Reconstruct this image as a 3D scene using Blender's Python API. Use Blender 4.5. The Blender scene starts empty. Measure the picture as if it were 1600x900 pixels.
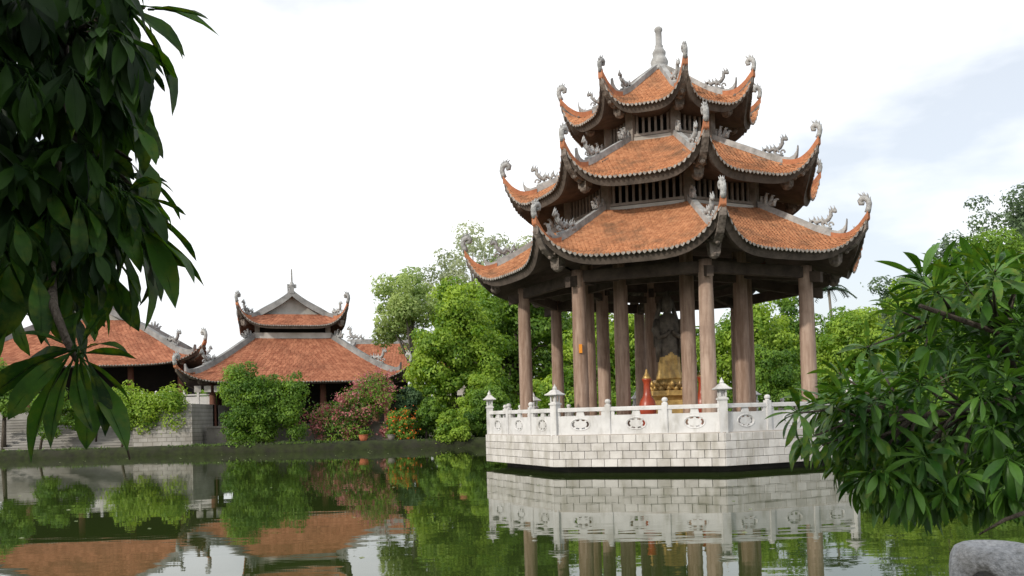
import bpy, math, random
import numpy as np
from mathutils import Vector, Matrix
random.seed(7); rng = np.random.default_rng(11)
R = math.radians
scn = bpy.context.scene; COL = scn.collection

# ------------------------------------------------------------------ camera
F, PITCH, ROLL, CAMH, CX, CY = 1347.0, 0.0233, 0.0273, 1.818, 3.54, 168.0
cd = bpy.data.cameras.new('camera'); cam = bpy.data.objects.new('camera', cd); COL.objects.link(cam)
cd.sensor_width = 36.0; cd.lens = F/1600*36; cd.shift_x = -CX/1600; cd.shift_y = CY/1600
cd.clip_start = 0.05; cd.clip_end = 6000
_c, _s = math.cos(ROLL), math.sin(ROLL)
_X = Vector((1,0,0)); _U = Vector((0,-math.sin(PITCH),math.cos(PITCH))); _B = Vector((0,-math.cos(PITCH),-math.sin(PITCH)))
_r = _X*_c - _U*_s; _u = _X*_s + _U*_c
cam.matrix_world = Matrix(((_r.x,_u.x,_B.x,0),(_r.y,_u.y,_B.y,0),(_r.z,_u.z,_B.z,CAMH),(0,0,0,1)))
scn.camera = cam
def PX(x, y, depth):                      # photo pixel + distance along y -> point
    X, Y = x-800-CX, y-450-CY
    a = _c*X - _s*Y; b = _s*X + _c*Y
    yy = F*math.cos(PITCH) + b*math.sin(PITCH); zz = F*math.sin(PITCH) - b*math.cos(PITCH)
    k = depth/yy
    return Vector((a*k, depth, CAMH + zz*k))
# ------------------------------------------------------------------ sky, sun, exposure
SUN_AZ, SUN_EL = R(-134), R(28)           # direction towards the sun: angle from +x in plan, elevation
sd = Vector((math.cos(SUN_AZ)*math.cos(SUN_EL), math.sin(SUN_AZ)*math.cos(SUN_EL), math.sin(SUN_EL)))
w = bpy.data.worlds.new('World'); scn.world = w; w.use_nodes = True
nt = w.node_tree; nt.nodes.clear(); N = nt.nodes.new; L = nt.links.new
sky = N('ShaderNodeTexSky'); sky.sky_type = 'NISHITA'; sky.sun_disc = False; sky.sun_elevation = SUN_EL
sky.sun_rotation = math.pi/2 - SUN_AZ; sky.air_density = 1.0; sky.dust_density = 3.0
b1 = N('ShaderNodeBackground'); b1.inputs[1].default_value = 0.12; L(sky.outputs[0], b1.inputs[0])
tc = N('ShaderNodeTexCoord'); mp = N('ShaderNodeMapping'); mp.inputs['Scale'].default_value = (1.6,1.6,4.2); mp.inputs['Location'].default_value = (0.35,0.0,0.2)
L(tc.outputs['Generated'], mp.inputs[0])
nz = N('ShaderNodeTexNoise'); nz.inputs['Scale'].default_value = 1.5; nz.inputs['Detail'].default_value = 6; nz.inputs['Roughness'].default_value = .52
L(mp.outputs[0], nz.inputs['Vector'])
rp = N('ShaderNodeValToRGB'); rp.color_ramp.elements[0].position = .38; rp.color_ramp.elements[1].position = .56
rp.color_ramp.elements[0].color = (.50,.50,.50,1); rp.color_ramp.elements[1].color = (1,1,1,1)
L(nz.outputs[0], rp.inputs[0])
b2 = N('ShaderNodeBackground'); b2.inputs[0].default_value = (.97,.985,1.0,1); b2.inputs[1].default_value = 1.22
mx = N('ShaderNodeMixShader'); L(rp.outputs[0], mx.inputs[0]); L(b1.outputs[0], mx.inputs[1]); L(b2.outputs[0], mx.inputs[2])
wo = N('ShaderNodeOutputWorld'); L(mx.outputs[0], wo.inputs[0])
ld = bpy.data.lights.new('sun', 'SUN'); ld.energy = 2.5; ld.angle = R(1.5); ld.color = (1,.93,.82)
sun = bpy.data.objects.new('sun', ld); COL.objects.link(sun); sun.rotation_euler = sd.to_track_quat('Z','Y').to_euler(); sun.location = (0,0,60)
scn.view_settings.view_transform = 'Standard'; scn.view_settings.look = 'None'; scn.view_settings.gamma = 1
scn.view_settings.exposure = 0.12; scn.view_settings.use_curve_mapping = False
scn.render.resolution_x = 1024; scn.render.resolution_y = 576

# ------------------------------------------------------------------ helpers
def empty(name, loc=(0,0,0), rz=0):
    o = bpy.data.objects.new(name, None); COL.objects.link(o); o.location = loc; o.rotation_euler = (0,0,rz); o.empty_display_size = .2
    return o
def tag(o, label=None, cat=None, group=None, kind=None):
    if label: o['label'] = label
    if cat: o['category'] = cat
    if group: o['group'] = group
    if kind: o['kind'] = kind
    return o
def link(name, me, parent=None, loc=None):
    o = bpy.data.objects.new(name, me); COL.objects.link(o)
    if parent: o.parent = parent
    if loc is not None: o.location = loc
    return o
class MB:
    def __init__(s): s.v = []; s.f = []; s.t = []
    def add(s, vs, fs, tint=None):
        n = len(s.v); s.v += [tuple(p) for p in vs]; s.f += [tuple(i+n for i in f) for f in fs]
        if tint is not None: s.t += [tint]*len(fs)
    def box(s, c, sz, M=None, taper=1.0):
        x, y, z = sz[0]/2, sz[1]/2, sz[2]/2; k = taper
        vs = [Vector(p) for p in ((-x,-y,-z),(x,-y,-z),(x,y,-z),(-x,y,-z),(-x*k,-y*k,z),(x*k,-y*k,z),(x*k,y*k,z),(-x*k,y*k,z))]
        if M is not None: vs = [M @ p for p in vs]
        c = Vector(c)
        s.add([p+c for p in vs], [(3,2,1,0),(4,5,6,7),(0,1,5,4),(1,2,6,5),(2,3,7,6),(3,0,4,7)])
    def tube(s, path, radii, n=8, cap=True, flat=1.0):
        path = [Vector(p) for p in path]; base = len(s.v); up = Vector((0,0,1)); prev = None
        for i, p in enumerate(path):
            a = path[max(i-1,0)]; b = path[min(i+1,len(path)-1)]; t = (b-a)
            if t.length < 1e-9: t = Vector((0,0,1))
            t.normalize()
            if prev is None:
                q = t.orthogonal().normalized()
            else:
                q = prev - t*prev.dot(t); q = q.normalized() if q.length > 1e-6 else t.orthogonal().normalized()
            prev = q; r2 = t.cross(q); r = radii[i] if hasattr(radii,'__len__') else radii
            for k in range(n):
                a_ = 2*math.pi*k/n; s.v.append(tuple(p + q*math.cos(a_)*r + r2*math.sin(a_)*r*flat))
        m = len(path)
        for i in range(m-1):
            for k in range(n):
                a0 = base+i*n+k; a1 = base+i*n+(k+1)%n; s.f.append((a0,a1,a1+n,a0+n))
        if cap:
            s.f.append(tuple(base+k for k in range(n))[::-1]); s.f.append(tuple(base+(m-1)*n+k for k in range(n)))
    def beam(s, path, w, h, side=None):     # rectangular section swept along a path; w,h lists or numbers; top edge on the path
        path = [Vector(p) for p in path]; base = len(s.v); m = len(path)
        for i, p in enumerate(path):
            t = path[min(i+1,m-1)] - path[max(i-1,0)]
            sv = side if side is not None else Vector((-t.y, t.x, 0)).normalized()
            ww = w[i] if hasattr(w,'__len__') else w; hh = h[i] if hasattr(h,'__len__') else h
            dn = Vector((0,0,-1))
            for q in (p - sv*ww/2, p + sv*ww/2, p + sv*ww/2 + dn*hh, p - sv*ww/2 + dn*hh): s.v.append(tuple(q))
        for i in range(m-1):
            for k in range(4):
                a0 = base+i*4+k; a1 = base+i*4+(k+1)%4; s.f.append((a0,a0+4,a1+4,a1))
        s.f.append((base,base+1,base+2,base+3)); e = base+(m-1)*4; s.f.append((e+3,e+2,e+1,e))
    def lathe(s, prof, n=20, c=(0,0,0), phase=0, sx=1, sy=1):
        base = len(s.v); c = Vector(c)
        for r, z in prof:
            for k in range(n):
                a = phase + 2*math.pi*k/n; s.v.append((c.x+r*sx*math.cos(a), c.y+r*sy*math.sin(a), c.z+z))
        for i in range(len(prof)-1):
            for k in range(n):
                a0 = base+i*n+k; a1 = base+i*n+(k+1)%n; s.f.append((a0,a1,a1+n,a0+n))
        s.f.append(tuple(base+k for k in range(n))[::-1]); e = base+(len(prof)-1)*n; s.f.append(tuple(e+k for k in range(n)))
    def grid(s, rows, flip=False):
        base = len(s.v); m = len(rows[0])
        for r in rows: s.v += [tuple(p) for p in r]
        for i in range(len(rows)-1):
            for k in range(m-1):
                q = (base+i*m+k, base+i*m+k+1, base+(i+1)*m+k+1, base+(i+1)*m+k)
                s.f.append(q[::-1] if flip else q)
    def mesh(s, name, mat, smooth=False):
        me = bpy.data.meshes.new(name); me.from_pydata(s.v, [], s.f)
        if mat: me.materials.append(mat)
        if s.t and len(s.t) == len(s.f):
            at = me.attributes.new('tint', 'FLOAT', 'FACE'); at.data.foreach_set('value', np.array(s.t, dtype=np.float32))
        if smooth: me.shade_smooth() if hasattr(me,'shade_smooth') else None
        me.update(); return me
    def build(s, name, mat, parent=None, smooth=False):
        return link(name, s.mesh(name, mat, smooth), parent)
def cut(u, pts):                              # smooth interpolation through knots
    for i in range(len(pts)-1):
        if u <= pts[i+1][0] or i == len(pts)-2:
            x0,y0 = pts[i]; x1,y1 = pts[i+1]; t = (u-x0)/(x1-x0)
            m0 = (y1-pts[i-1][1])/(x1-pts[i-1][0]) if i > 0 else (y1-y0)/(x1-x0)
            m1 = (pts[i+2][1]-y0)/(pts[i+2][0]-x0) if i+2 < len(pts) else (y1-y0)/(x1-x0)
            h = x1-x0
            return (2*t**3-3*t*t+1)*y0 + (t**3-2*t*t+t)*h*m0 + (-2*t**3+3*t*t)*y1 + (t**3-t*t)*h*m1

# ------------------------------------------------------------------ materials
def mat(name, c1, c2=None, rough=.8, scale=3.0, detail=6, bump=0.0, bscale=None, spec=.3, metal=0, objrand=0.0, tint=0.0, stain=None, stain_scale=.6, stain_amt=.5, stain_map=(1,1,1), streak=None, coords='Object', translucent=0.0):
    m = bpy.data.materials.new(name); m.use_nodes = True; t = m.node_tree; t.nodes.clear(); N = t.nodes.new; L = t.links.new
    out = N('ShaderNodeOutputMaterial'); p = N('ShaderNodeBsdfPrincipled'); p.inputs['Roughness'].default_value = rough
    p.inputs['Specular IOR Level'].default_value = spec; p.inputs['Metallic'].default_value = metal
    tc = N('ShaderNodeTexCoord'); mp = N('ShaderNodeMapping'); cs_ = N('ShaderNodeNewGeometry').outputs['Position'] if coords == 'World' else tc.outputs[coords]; L(cs_, mp.inputs[0])
    if streak: mp.inputs['Scale'].default_value = streak
    nz = N('ShaderNodeTexNoise'); nz.inputs['Scale'].default_value = scale; nz.inputs['Detail'].default_value = detail; nz.inputs['Roughness'].default_value = .6
    L(mp.outputs[0], nz.inputs['Vector'])
    rr = N('ShaderNodeValToRGB'); e = rr.color_ramp.elements; e[0].position = .32; e[1].position = .68
    e[0].color = (*c1,1); e[1].color = (*(c2 or c1),1)
    fac = nz.outputs[0]
    if objrand or tint:
        src = N('ShaderNodeObjectInfo').outputs['Random'] if objrand else None
        if tint:
            at = N('ShaderNodeAttribute'); at.attribute_name = 'tint'; src = at.outputs['Fac']
        mr = N('ShaderNodeMapRange'); k = objrand or tint; mr.inputs['To Min'].default_value = -k; mr.inputs['To Max'].default_value = k
        L(src, mr.inputs[0]); ad = N('ShaderNodeMath'); ad.operation = 'ADD'; L(fac, ad.inputs[0]); L(mr.outputs[0], ad.inputs[1]); fac = ad.outputs[0]
    L(fac, rr.inputs[0]); col = rr.outputs[0]
    if stain:
        n2 = N('ShaderNodeTexNoise'); n2.inputs['Scale'].default_value = stain_scale; n2.inputs['Detail'].default_value = 8; n2.inputs['Roughness'].default_value = .65
        m2 = N('ShaderNodeMapping'); m2.inputs['Scale'].default_value = stain_map; L(cs_, m2.inputs[0]); L(m2.outputs[0], n2.inputs['Vector'])
        r2 = N('ShaderNodeValToRGB'); r2.color_ramp.elements[0].position = .48; r2.color_ramp.elements[1].position = .68
        r2.color_ramp.elements[0].color = (0,0,0,1); r2.color_ramp.elements[1].color = (stain_amt,)*3+(1,)
        L(n2.outputs[0], r2.inputs[0]); mix = N('ShaderNodeMix'); mix.data_type = 'RGBA'
        L(r2.outputs[0], mix.inputs[0]); L(col, mix.inputs[6]); mix.inputs[7].default_value = (*stain,1); col = mix.outputs[2]
    L(col, p.inputs['Base Color'])
    if bump:
        nb = N('ShaderNodeTexNoise'); nb.inputs['Scale'].default_value = bscale or scale*4; nb.inputs['Detail'].default_value = 5
        L(mp.outputs[0], nb.inputs['Vector']); bp = N('ShaderNodeBump'); bp.inputs['Strength'].default_value = bump; bp.inputs['Distance'].default_value = .03
        L(nb.outputs[0], bp.inputs['Height']); L(bp.outputs[0], p.inputs['Normal'])
    sh = p.outputs[0]
    if translucent:
        tr = N('ShaderNodeBsdfTranslucent'); hs = N('ShaderNodeHueSaturation'); hs.inputs['Saturation'].default_value = 1.1; hs.inputs['Value'].default_value = 1.5; hs.inputs['Hue'].default_value = .485
        L(col, hs.inputs['Color']); L(hs.outputs[0], tr.inputs[0])
        ms = N('ShaderNodeMixShader'); ms.inputs[0].default_value = translucent; L(sh, ms.inputs[1]); L(tr.outputs[0], ms.inputs[2]); sh = ms.outputs[0]
    L(sh, out.inputs[0])
    return m
M = {}
M['tile'] = mat('terracotta_tile', (.34,.145,.072), (.51,.248,.128), .92, 5, tint=.12, stain=(.15,.088,.054), stain_scale=1.3, stain_amt=.8, spec=.2)
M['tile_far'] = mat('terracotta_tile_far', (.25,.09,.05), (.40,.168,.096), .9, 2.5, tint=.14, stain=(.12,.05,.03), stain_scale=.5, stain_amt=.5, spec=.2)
M['roof_bed'] = mat('roof_mortar_bed', (.22,.085,.045), (.32,.12,.06), .9, 4)
M['horn'] = mat('terracotta_horn', (.32,.125,.06), (.47,.19,.095), .85, 6, bump=.4, stain=(.14,.07,.05), stain_scale=2, stain_amt=.5)
M['mortar'] = mat('grey_mortar', (.24,.24,.24), (.43,.43,.42), .9, 4, bump=.4, stain=(.13,.13,.12), stain_scale=1.2, stain_amt=.7)
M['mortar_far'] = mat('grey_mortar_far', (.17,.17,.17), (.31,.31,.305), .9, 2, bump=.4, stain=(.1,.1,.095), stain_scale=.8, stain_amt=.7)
M['carving'] = mat('carved_grey_stone', (.20,.20,.20), (.42,.42,.41), .9, 6, bump=.8, bscale=14, objrand=.12)
M['drip'] = mat('pale_drip_tile', (.19,.17,.15), (.36,.33,.30), .85, 6, tint=.15)
M['fascia'] = mat('weathered_fascia', (.055,.044,.036), (.125,.10,.082), .9, 3, bump=.5, stain=(.07,.055,.045), stain_scale=1.4, stain_amt=.7)
M['bracket'] = mat('carved_bracket', (.07,.057,.048), (.26,.22,.19), .9, 7, bump=1.0, bscale=9)
M['wood'] = mat('dark_weathered_timber', (.046,.034,.027), (.10,.076,.06), .85, 2.5, bump=.3)
M['wood_red'] = mat('red_brown_timber', (.11,.045,.03), (.17,.075,.05), .8, 2.5, bump=.3)
M['column'] = mat('column_weathered_wood', (.21,.135,.095), (.42,.31,.245), .75, 1.6, bump=.35, bscale=14, streak=(5,5,.55), stain=(.16,.105,.08), stain_scale=.8, stain_amt=.7, objrand=.10)
M['bar'] = mat('grey_lattice_timber', (.16,.14,.12), (.30,.265,.235), .85, 4, objrand=.1)
M['marble'] = mat('pale_marble', (.50,.495,.49), (.63,.625,.62), .7, 2.2, bump=.12, bscale=20, stain=(.30,.285,.25), stain_scale=1.7, stain_amt=.6, stain_map=(1.5,1.5,.6), objrand=.06, coords='World')
M['block'] = mat('marble_block', (.44,.42,.395), (.62,.60,.575), .75, 1.8, bump=.25, bscale=14, objrand=.15, stain=(.27,.25,.20), stain_scale=1.6, stain_amt=.6, stain_map=(1.6,1.6,.45), coords='World')
M['joint'] = mat('grey_joint', (.34,.33,.315), (.45,.435,.415), .95, 5)
M['plinth'] = mat('shade_dark_plinth', (.035,.034,.03), (.07,.065,.055), .7, 2)  # dark colour paints in the shaded gap under the overhanging platform
M['paving'] = mat('terrace_paving', (.30,.27,.24), (.42,.38,.34), .8, 2)
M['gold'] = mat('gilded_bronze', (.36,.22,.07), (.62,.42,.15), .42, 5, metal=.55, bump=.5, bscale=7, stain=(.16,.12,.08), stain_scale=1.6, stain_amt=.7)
M['shaded_gilding'] = mat('shaded_gilding', (.07,.06,.05), (.17,.145,.115), .6, 5, metal=.3, bump=.6, bscale=7)  # shade put into the colour, for the upper part of the gilded figure
M['lacquer'] = mat('red_lacquer', (.22,.028,.010), (.36,.055,.016), .35, 3, spec=.5)
M['int_shade'] = mat('painted_interior_shade', (.012,.010,.009), (.02,.017,.014), .95, 1)  # near-black colour stands in for the shade inside rooms and windows
M['granite'] = mat('speckled_granite', (.20,.21,.22), (.42,.43,.45), .85, 60, detail=8, bump=.5, bscale=90, stain=(.17,.16,.14), stain_scale=6, stain_amt=.5)
M['plaster'] = mat('plaster', (.42,.40,.37), (.56,.54,.51), .9, 1.5, stain=(.24,.22,.19), stain_scale=.5, stain_amt=.6)
M['stone_step'] = mat('stone_steps', (.23,.222,.21), (.34,.33,.31), .9, 1.2, bump=.3, stain=(.2,.19,.165), stain_scale=.5, stain_amt=.7)
M['old_wall'] = mat('old_grey_wall', (.15,.14,.125), (.26,.245,.22), .95, 1.4, bump=.4, stain=(.09,.085,.07), stain_scale=.7, stain_amt=.8)
M['moss'] = mat('mossy_bank', (.014,.016,.008), (.034,.046,.014), .95, 2.5, bump=.8, bscale=9, stain=(.03,.028,.022), stain_scale=.9, stain_amt=.8)
M['earth'] = mat('ground_earth', (.13,.115,.085), (.2,.18,.135), .95, .6, stain=(.06,.085,.03), stain_scale=.2, stain_amt=.8)
M['bark'] = mat('bark', (.05,.04,.03), (.12,.10,.08), .9, 5, bump=.8, streak=(4,4,1))
M['bark_pale'] = mat('pale_bark', (.12,.105,.09), (.22,.2,.17), .9, 4, bump=.6)
M['terracotta'] = mat('terracotta_pot', (.35,.10,.05), (.46,.16,.08), .8, 4)
M['ceramic'] = mat('white_pot', (.55,.54,.5), (.7,.69,.66), .5, 3)
def foliage(name, c1, c2, tr=.3, rough=.55, spec=.35): return mat(name, c1, c2, rough, .35, tint=.30, spec=spec, translucent=tr)
M['g_bright'] = foliage('leaf_bright_green', (.085,.19,.014), (.32,.46,.06), .42)
M['g_mid'] = foliage('leaf_mid_green', (.05,.125,.014), (.20,.34,.045), .40)
M['g_dark'] = foliage('leaf_dark_green', (.018,.05,.012), (.06,.12,.03), .2)
M['g_pale'] = foliage('leaf_pale_green', (.20,.30,.09), (.42,.52,.20), .48)
M['g_olive'] = foliage('leaf_olive_grey', (.22,.27,.15), (.40,.45,.28), .48)
M['g_blue'] = foliage('leaf_blue_dark', (.03,.075,.03), (.09,.16,.06), .3)
M['g_haze'] = foliage('leaf_soft_dark_green', (.05,.09,.045), (.14,.21,.10), .35)
M['pink'] = foliage('bougainvillea_bract', (.36,.11,.115), (.58,.27,.255), .35)
M['orange'] = foliage('orange_blossom', (.6,.10,.02), (.75,.22,.04), .3)
M['grass'] = foliage('bank_grass', (.035,.07,.010), (.10,.18,.022), .3)
def leaf_mat(name, c1, c2, rough, spec, tr):
    m = mat(name, c1, c2, rough, 3, objrand=.26, spec=spec, translucent=tr, stain=(c2[0]*2.6,c2[1]*1.25,c2[2]), stain_scale=5, stain_amt=.55)
    return m
M['leaf_left'] = leaf_mat('broad_dark_leaf', (.010,.034,.006), (.042,.115,.014), .5, .22, .45)
M['leaf_right'] = leaf_mat('glossy_lance_leaf', (.022,.078,.009), (.088,.205,.027), .42, .35, .25)
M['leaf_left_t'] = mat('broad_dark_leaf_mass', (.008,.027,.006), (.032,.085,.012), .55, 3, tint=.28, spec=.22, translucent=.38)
M['leaf_right_t'] = mat('glossy_lance_leaf_mass', (.022,.078,.009), (.088,.205,.027), .42, 3, tint=.25, spec=.35, translucent=.25)

# ------------------------------------------------------------------ water, ground, bank
BANK_Y, BANK_Z = 52.0, .5
def water():
    m = bpy.data.materials.new('pond_water'); m.use_nodes = True; t = m.node_tree; N = t.nodes.new; L = t.links.new
    p = t.nodes['Principled BSDF']; p.inputs['Base Color'].default_value = (.025,.040,.009,1); p.inputs['Roughness'].default_value = .018
    p.inputs['IOR'].default_value = 1.33; p.inputs['Specular IOR Level'].default_value = .5
    tc = N('ShaderNodeTexCoord'); m1 = N('ShaderNodeMapping'); m1.inputs['Scale'].default_value = (.5,1.5,1); L(tc.outputs['Object'], m1.inputs[0])
    a = N('ShaderNodeTexNoise'); a.inputs['Scale'].default_value = 1.1; a.inputs['Detail'].default_value = 3; a.inputs['Roughness'].default_value = .45; L(m1.outputs[0], a.inputs['Vector'])
    wn = N('ShaderNodeTexNoise'); wn.inputs['Scale'].default_value = .09; wn.inputs['Detail'].default_value = 2; L(m1.outputs[0], wn.inputs['Vector'])
    wr = N('ShaderNodeMapRange'); wr.inputs['From Min'].default_value = .38; wr.inputs['From Max'].default_value = .66; wr.inputs['To Min'].default_value = .25; wr.inputs['To Max'].default_value = 1.0; L(wn.outputs[0], wr.inputs[0])
    bp = N('ShaderNodeBump'); bp.inputs['Distance'].default_value = .0042; L(wr.outputs[0], bp.inputs['Strength']); L(a.outputs[0], bp.inputs['Height'])
    L(bp.outputs[0], p.inputs['Normal']); return m
wb = MB(); wb.add([(-260,2.6,0),(260,2.6,0),(260,BANK_Y+.4,0),(-260,BANK_Y+.4,0)], [(0,1,2,3)])
tag(wb.build('pond_water', water()), kind='structure')
gb = MB()
gb.add([(-2500,BANK_Y+.45,BANK_Z),(2500,BANK_Y+.45,BANK_Z),(2500,4000,BANK_Z),(-2500,4000,BANK_Z),(-2500,BANK_Y+.45,-1),(2500,BANK_Y+.45,-1)], [(0,1,2,3),(4,5,1,0)])
tag(gb.build('ground', M['earth']), kind='structure')
nb = MB(); nb.box((0,-38.5,-.35), (520,82.4,1.4)); tag(nb.build('near_bank_ground', M['earth']), kind='structure')
# mossy bank edge, uneven
bk = MB(); rows = []
xs = np.linspace(-120,120,480)
prof = [(0,-.6),(-.02,.08),(.03,.30),(.10,.46),(.28,.545),(.60,.53)]
for dy, z in prof:
    rows.append([(x, BANK_Y+dy+.05*math.sin(x*1.7)+.04*random.random(), z+(.05*random.random()-.02 if z > .2 else 0)) for x in xs])
bk.grid(rows); tag(bk.build('bank_edge', M['moss'], smooth=True), kind='structure')

# ------------------------------------------------------------------ roofs
def roof_sides(inner, outer, z_in, z_e, hip, sag, power=4.2, concave=.28):
    n = len(inner)
    cx = sum(p[0] for p in outer)/n; cy = sum(p[1] for p in outer)/n
    def fn(k):
        i0, i1 = Vector(inner[k]), Vector(inner[(k+1)%n]); o0, o1 = Vector(outer[k]), Vector(outer[(k+1)%n])
        mid = (o0+o1)/2; inw = (Vector((i0+i1)/2)-mid); inw = inw.normalized() if inw.length > 1e-6 else Vector((0,0))
        def S(u, v):
            a = (u+1)/2; pi = i0.lerp(i1,a); po = o0.lerp(o1,a) + inw*sag*(1-abs(u)**2.5)
            p = pi.lerp(po, v)
            g = v*(1+concave*(1-v)); zm = z_in + (z_e-z_in)*g
            wgt = abs(u)**power
            return Vector((p.x,p.y, zm*(1-wgt) + cut(v,hip)*wgt))
        return S
    return [fn(k) for k in range(n)]
def build_roof(parent, inner, outer, z_in, z_e, hip, sag, tile_w, expo, tilemat, fascia_h=.34, power=4.2, rough_tiles=.012, soff_in=None, concave=.28, drip=True):
    n = len(inner); SS = roof_sides(inner, outer, z_in, z_e, hip, sag, power, concave)
    bed = MB(); U = [math.sin(x*math.pi/2) for x in np.linspace(-1,1,29)]; V = list(np.linspace(0,1,15))
    for S in SS: bed.grid([[S(u,v)-Vector((0,0,.02)) for u in U] for v in V], flip=True)
    roof = bed.build('roof', M['roof_bed'], parent, smooth=True)
    # overlapping fish-scale tiles
    tb = MB()
    for S in SS:
        ln = (S(0,1)-S(0,0)).length; nr = max(3,int(ln/expo))
        for j in range(nr):
            v0 = j/nr; v1 = min(1.012,(j+1.55)/nr)
            wd = sum((S(-1+2*(q+1)/8,(v0+min(v1,1))/2)-S(-1+2*q/8,(v0+min(v1,1))/2)).length for q in range(8))
            nc = max(1,int(wd/tile_w)); off = .5*(j%2)
            for i in range(nc+1):
                ua = max(-1, -1+2*(i-off)/nc); ub = min(1, -1+2*(i+1-off)/nc)
                if ub-ua < .2/nc: continue
                du = (ub-ua)*.04; ua += du; ub -= du; um = (ua+ub)/2
                lift = .018+random.random()*rough_tiles*1.6; vv1 = v1+random.uniform(-.12,.12)/nr; vs = v0+(vv1-v0)*.78
                up = Vector((0,0,1))
                P = [S(ua,v0)+up*.002, S(ub,v0)+up*.002, S(ub,min(vs,1))+up*lift, S(um,min(vv1,1.012))+up*(lift+.006), S(ua,min(vs,1))+up*lift]
                Q = [P[4]-up*.028, P[3]-up*.028, P[2]-up*.028]
                tn = random.random()
                tb.add(P+Q, [(4,3,2,1,0),(5,6,3,4),(6,7,2,3)], tn)
    tag(tb.build('roof_tiles', tilemat, roof), kind='stuff')
    # drip tiles along the eaves, fascia, soffit
    db = MB(); fb = MB(); sb = MB()
    for S in SS:
        pts = [S(u,1) for u in np.linspace(-1,1,120)]
        wd = sum((pts[i+1]-pts[i]).length for i in range(119)); m = int(wd/.19) if drip else 0
        c_in = S(0,0); 
        for i in range(m):
            u0 = -1+2*i/m; u1 = -1+2*(i+.72)/m; a = S(u0,1); b = S(u1,1); mid = S((u0+u1)/2,1)
            o = (mid-c_in); o.z = 0; o = o.normalized()*.025; dz = Vector((0,0,1))
            f0 = [a+dz*.02, b+dz*.02, b-dz*.035, mid-dz*.085, a-dz*.035]
            db.add([p+o for p in f0]+[p-o*.2 for p in f0], [(4,3,2,1,0),(0,1,6,5),(1,2,7,6),(2,3,8,7),(3,4,9,8),(4,0,5,9)], random.random())
        UU = np.linspace(-1,1,41)
        def ins(u, v, dz): p = S(u,v); p.z += dz; return p
        e = [ins(u*.995,.972,-.05) for u in UU]; f1 = [ins(u,.935,-.04-fascia_h*(1-.55*abs(u)**3)) for u in UU]; f2 = [ins(u,.90,-.03-fascia_h*(1-.55*abs(u)**3)) for u in UU]
        top = [ins(u,1,-.035) for u in UU]
        fb.grid([top,e,f1,f2])
        zs = soff_in
        sr = []
        for v in (.90,.75,.55,.35,.15,0.0):
            row = []
            for u in UU:
                p = S(u, v)
                if v == .90: p.z = p.z-.03-fascia_h*(1-.55*abs(u)**3)
                else:
                    k = (v/.90); low = S(u,.90).z-.03-fascia_h*(1-.55*abs(u)**3)
                    p.z = min(S(u,v).z-.12, low*k**1.3 + (zs if zs else z_in-.3)*(1-k**1.3))
                row.append(p)
            sr.append(row)
        sb.grid(sr)
    if db.v: tag(db.build('eave_drip_tiles', M['drip'], roof), kind='stuff')
    fb.build('fascia', M['fascia'], roof, smooth=False); sb.build('soffit', M['wood'], roof)
    return roof, SS
def hip_path(S, v0, v1, n, dz=0.0):
    return [S(-1, v0+(v1-v0)*i/(n-1)) + Vector((0,0,dz)) for i in range(n)]

# stone ornaments (built in a radial plane: x outward, z up)
def curl_mesh(name, m, s=1.0):
    b = MB(); P = [(-.02,0,-.1),(.05,0,.08),(.10,0,.27),(.07,0,.46),(-.05,0,.60),(-.20,0,.62),(-.30,0,.52),(-.28,0,.40),(-.19,0,.37),(-.15,0,.44)]
    b.tube([Vector(p)*s for p in P], [r*s*1.25 for r in (.12,.11,.11,.115,.12,.13,.12,.10,.08,.05)], 8)
    for i in range(9):
        a = i/8; q = Vector((.12*math.sin(a*2.6)-.25*a*a, 0, .12+.60*math.sin(a*1.5)))
        d = Vector((math.cos(a*2.3), 0, math.sin(a*2.3))).normalized(); sd_ = .05*(1 if i%2 else -1)
        b.tube([(q)*s, (q+d*.12+Vector((0,sd_,.0)))*s, (q+d*.22+Vector((-.03,sd_*1.5,.05)))*s], [.055*s,.04*s,.008*s], 5)
    b.lathe([(.0,-.05),(.08,-.04),(.10,0),(.07,.05),(0,.06)], 8, Vector((-.24,0,.50))*s)
    return b.mesh(name, m, True)
def dragon_mesh(name, m, s=1.0):
    b = MB()
    P = [(-.62,0,.02),(-.48,.05,.16),(-.32,-.05,.08),(-.16,.05,.22),(0,-.03,.14),(.14,.03,.30),(.22,0,.50),(.16,0,.64),(.27,0,.72),(.40,0,.66)]
    b.tube([Vector(p)*s for p in P], [r*s for r in (.035,.07,.085,.09,.095,.10,.09,.085,.10,.045)], 8)
    for i in range(12):
        k = i/11; j = k*(len(P)-1); a = Vector(P[int(j)]).lerp(Vector(P[min(int(j)+1,len(P)-1)]), j-int(j))
        d = Vector((-.25+.2*math.sin(i*2.1), .25*math.sin(i*1.3), 1)).normalized()
        b.tube([a*s, (a+d*.13)*s, (a+d*.24+Vector((-.07,0,0)))*s], [.05*s,.035*s,.006*s], 5)
    for i,(x,z) in enumerate(((-.5,.0),(-.22,.0),(.05,.02),(.3,.06))):           # cloud scrolls it rides on
        c = Vector((x,0,z+.05)); T = [c+Vector((math.cos(t)*.13*(1-t/8), (.05 if i%2 else -.05), math.sin(t)*.13*(1-t/8))) for t in np.linspace(0,5.4,11)]
        b.tube([p*s for p in T], .042*s, 6)
    b.box(Vector((-.1,0,-.06))*s, Vector((1.0,.16,.12))*s)
    return b.mesh(name, m, True)
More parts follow.
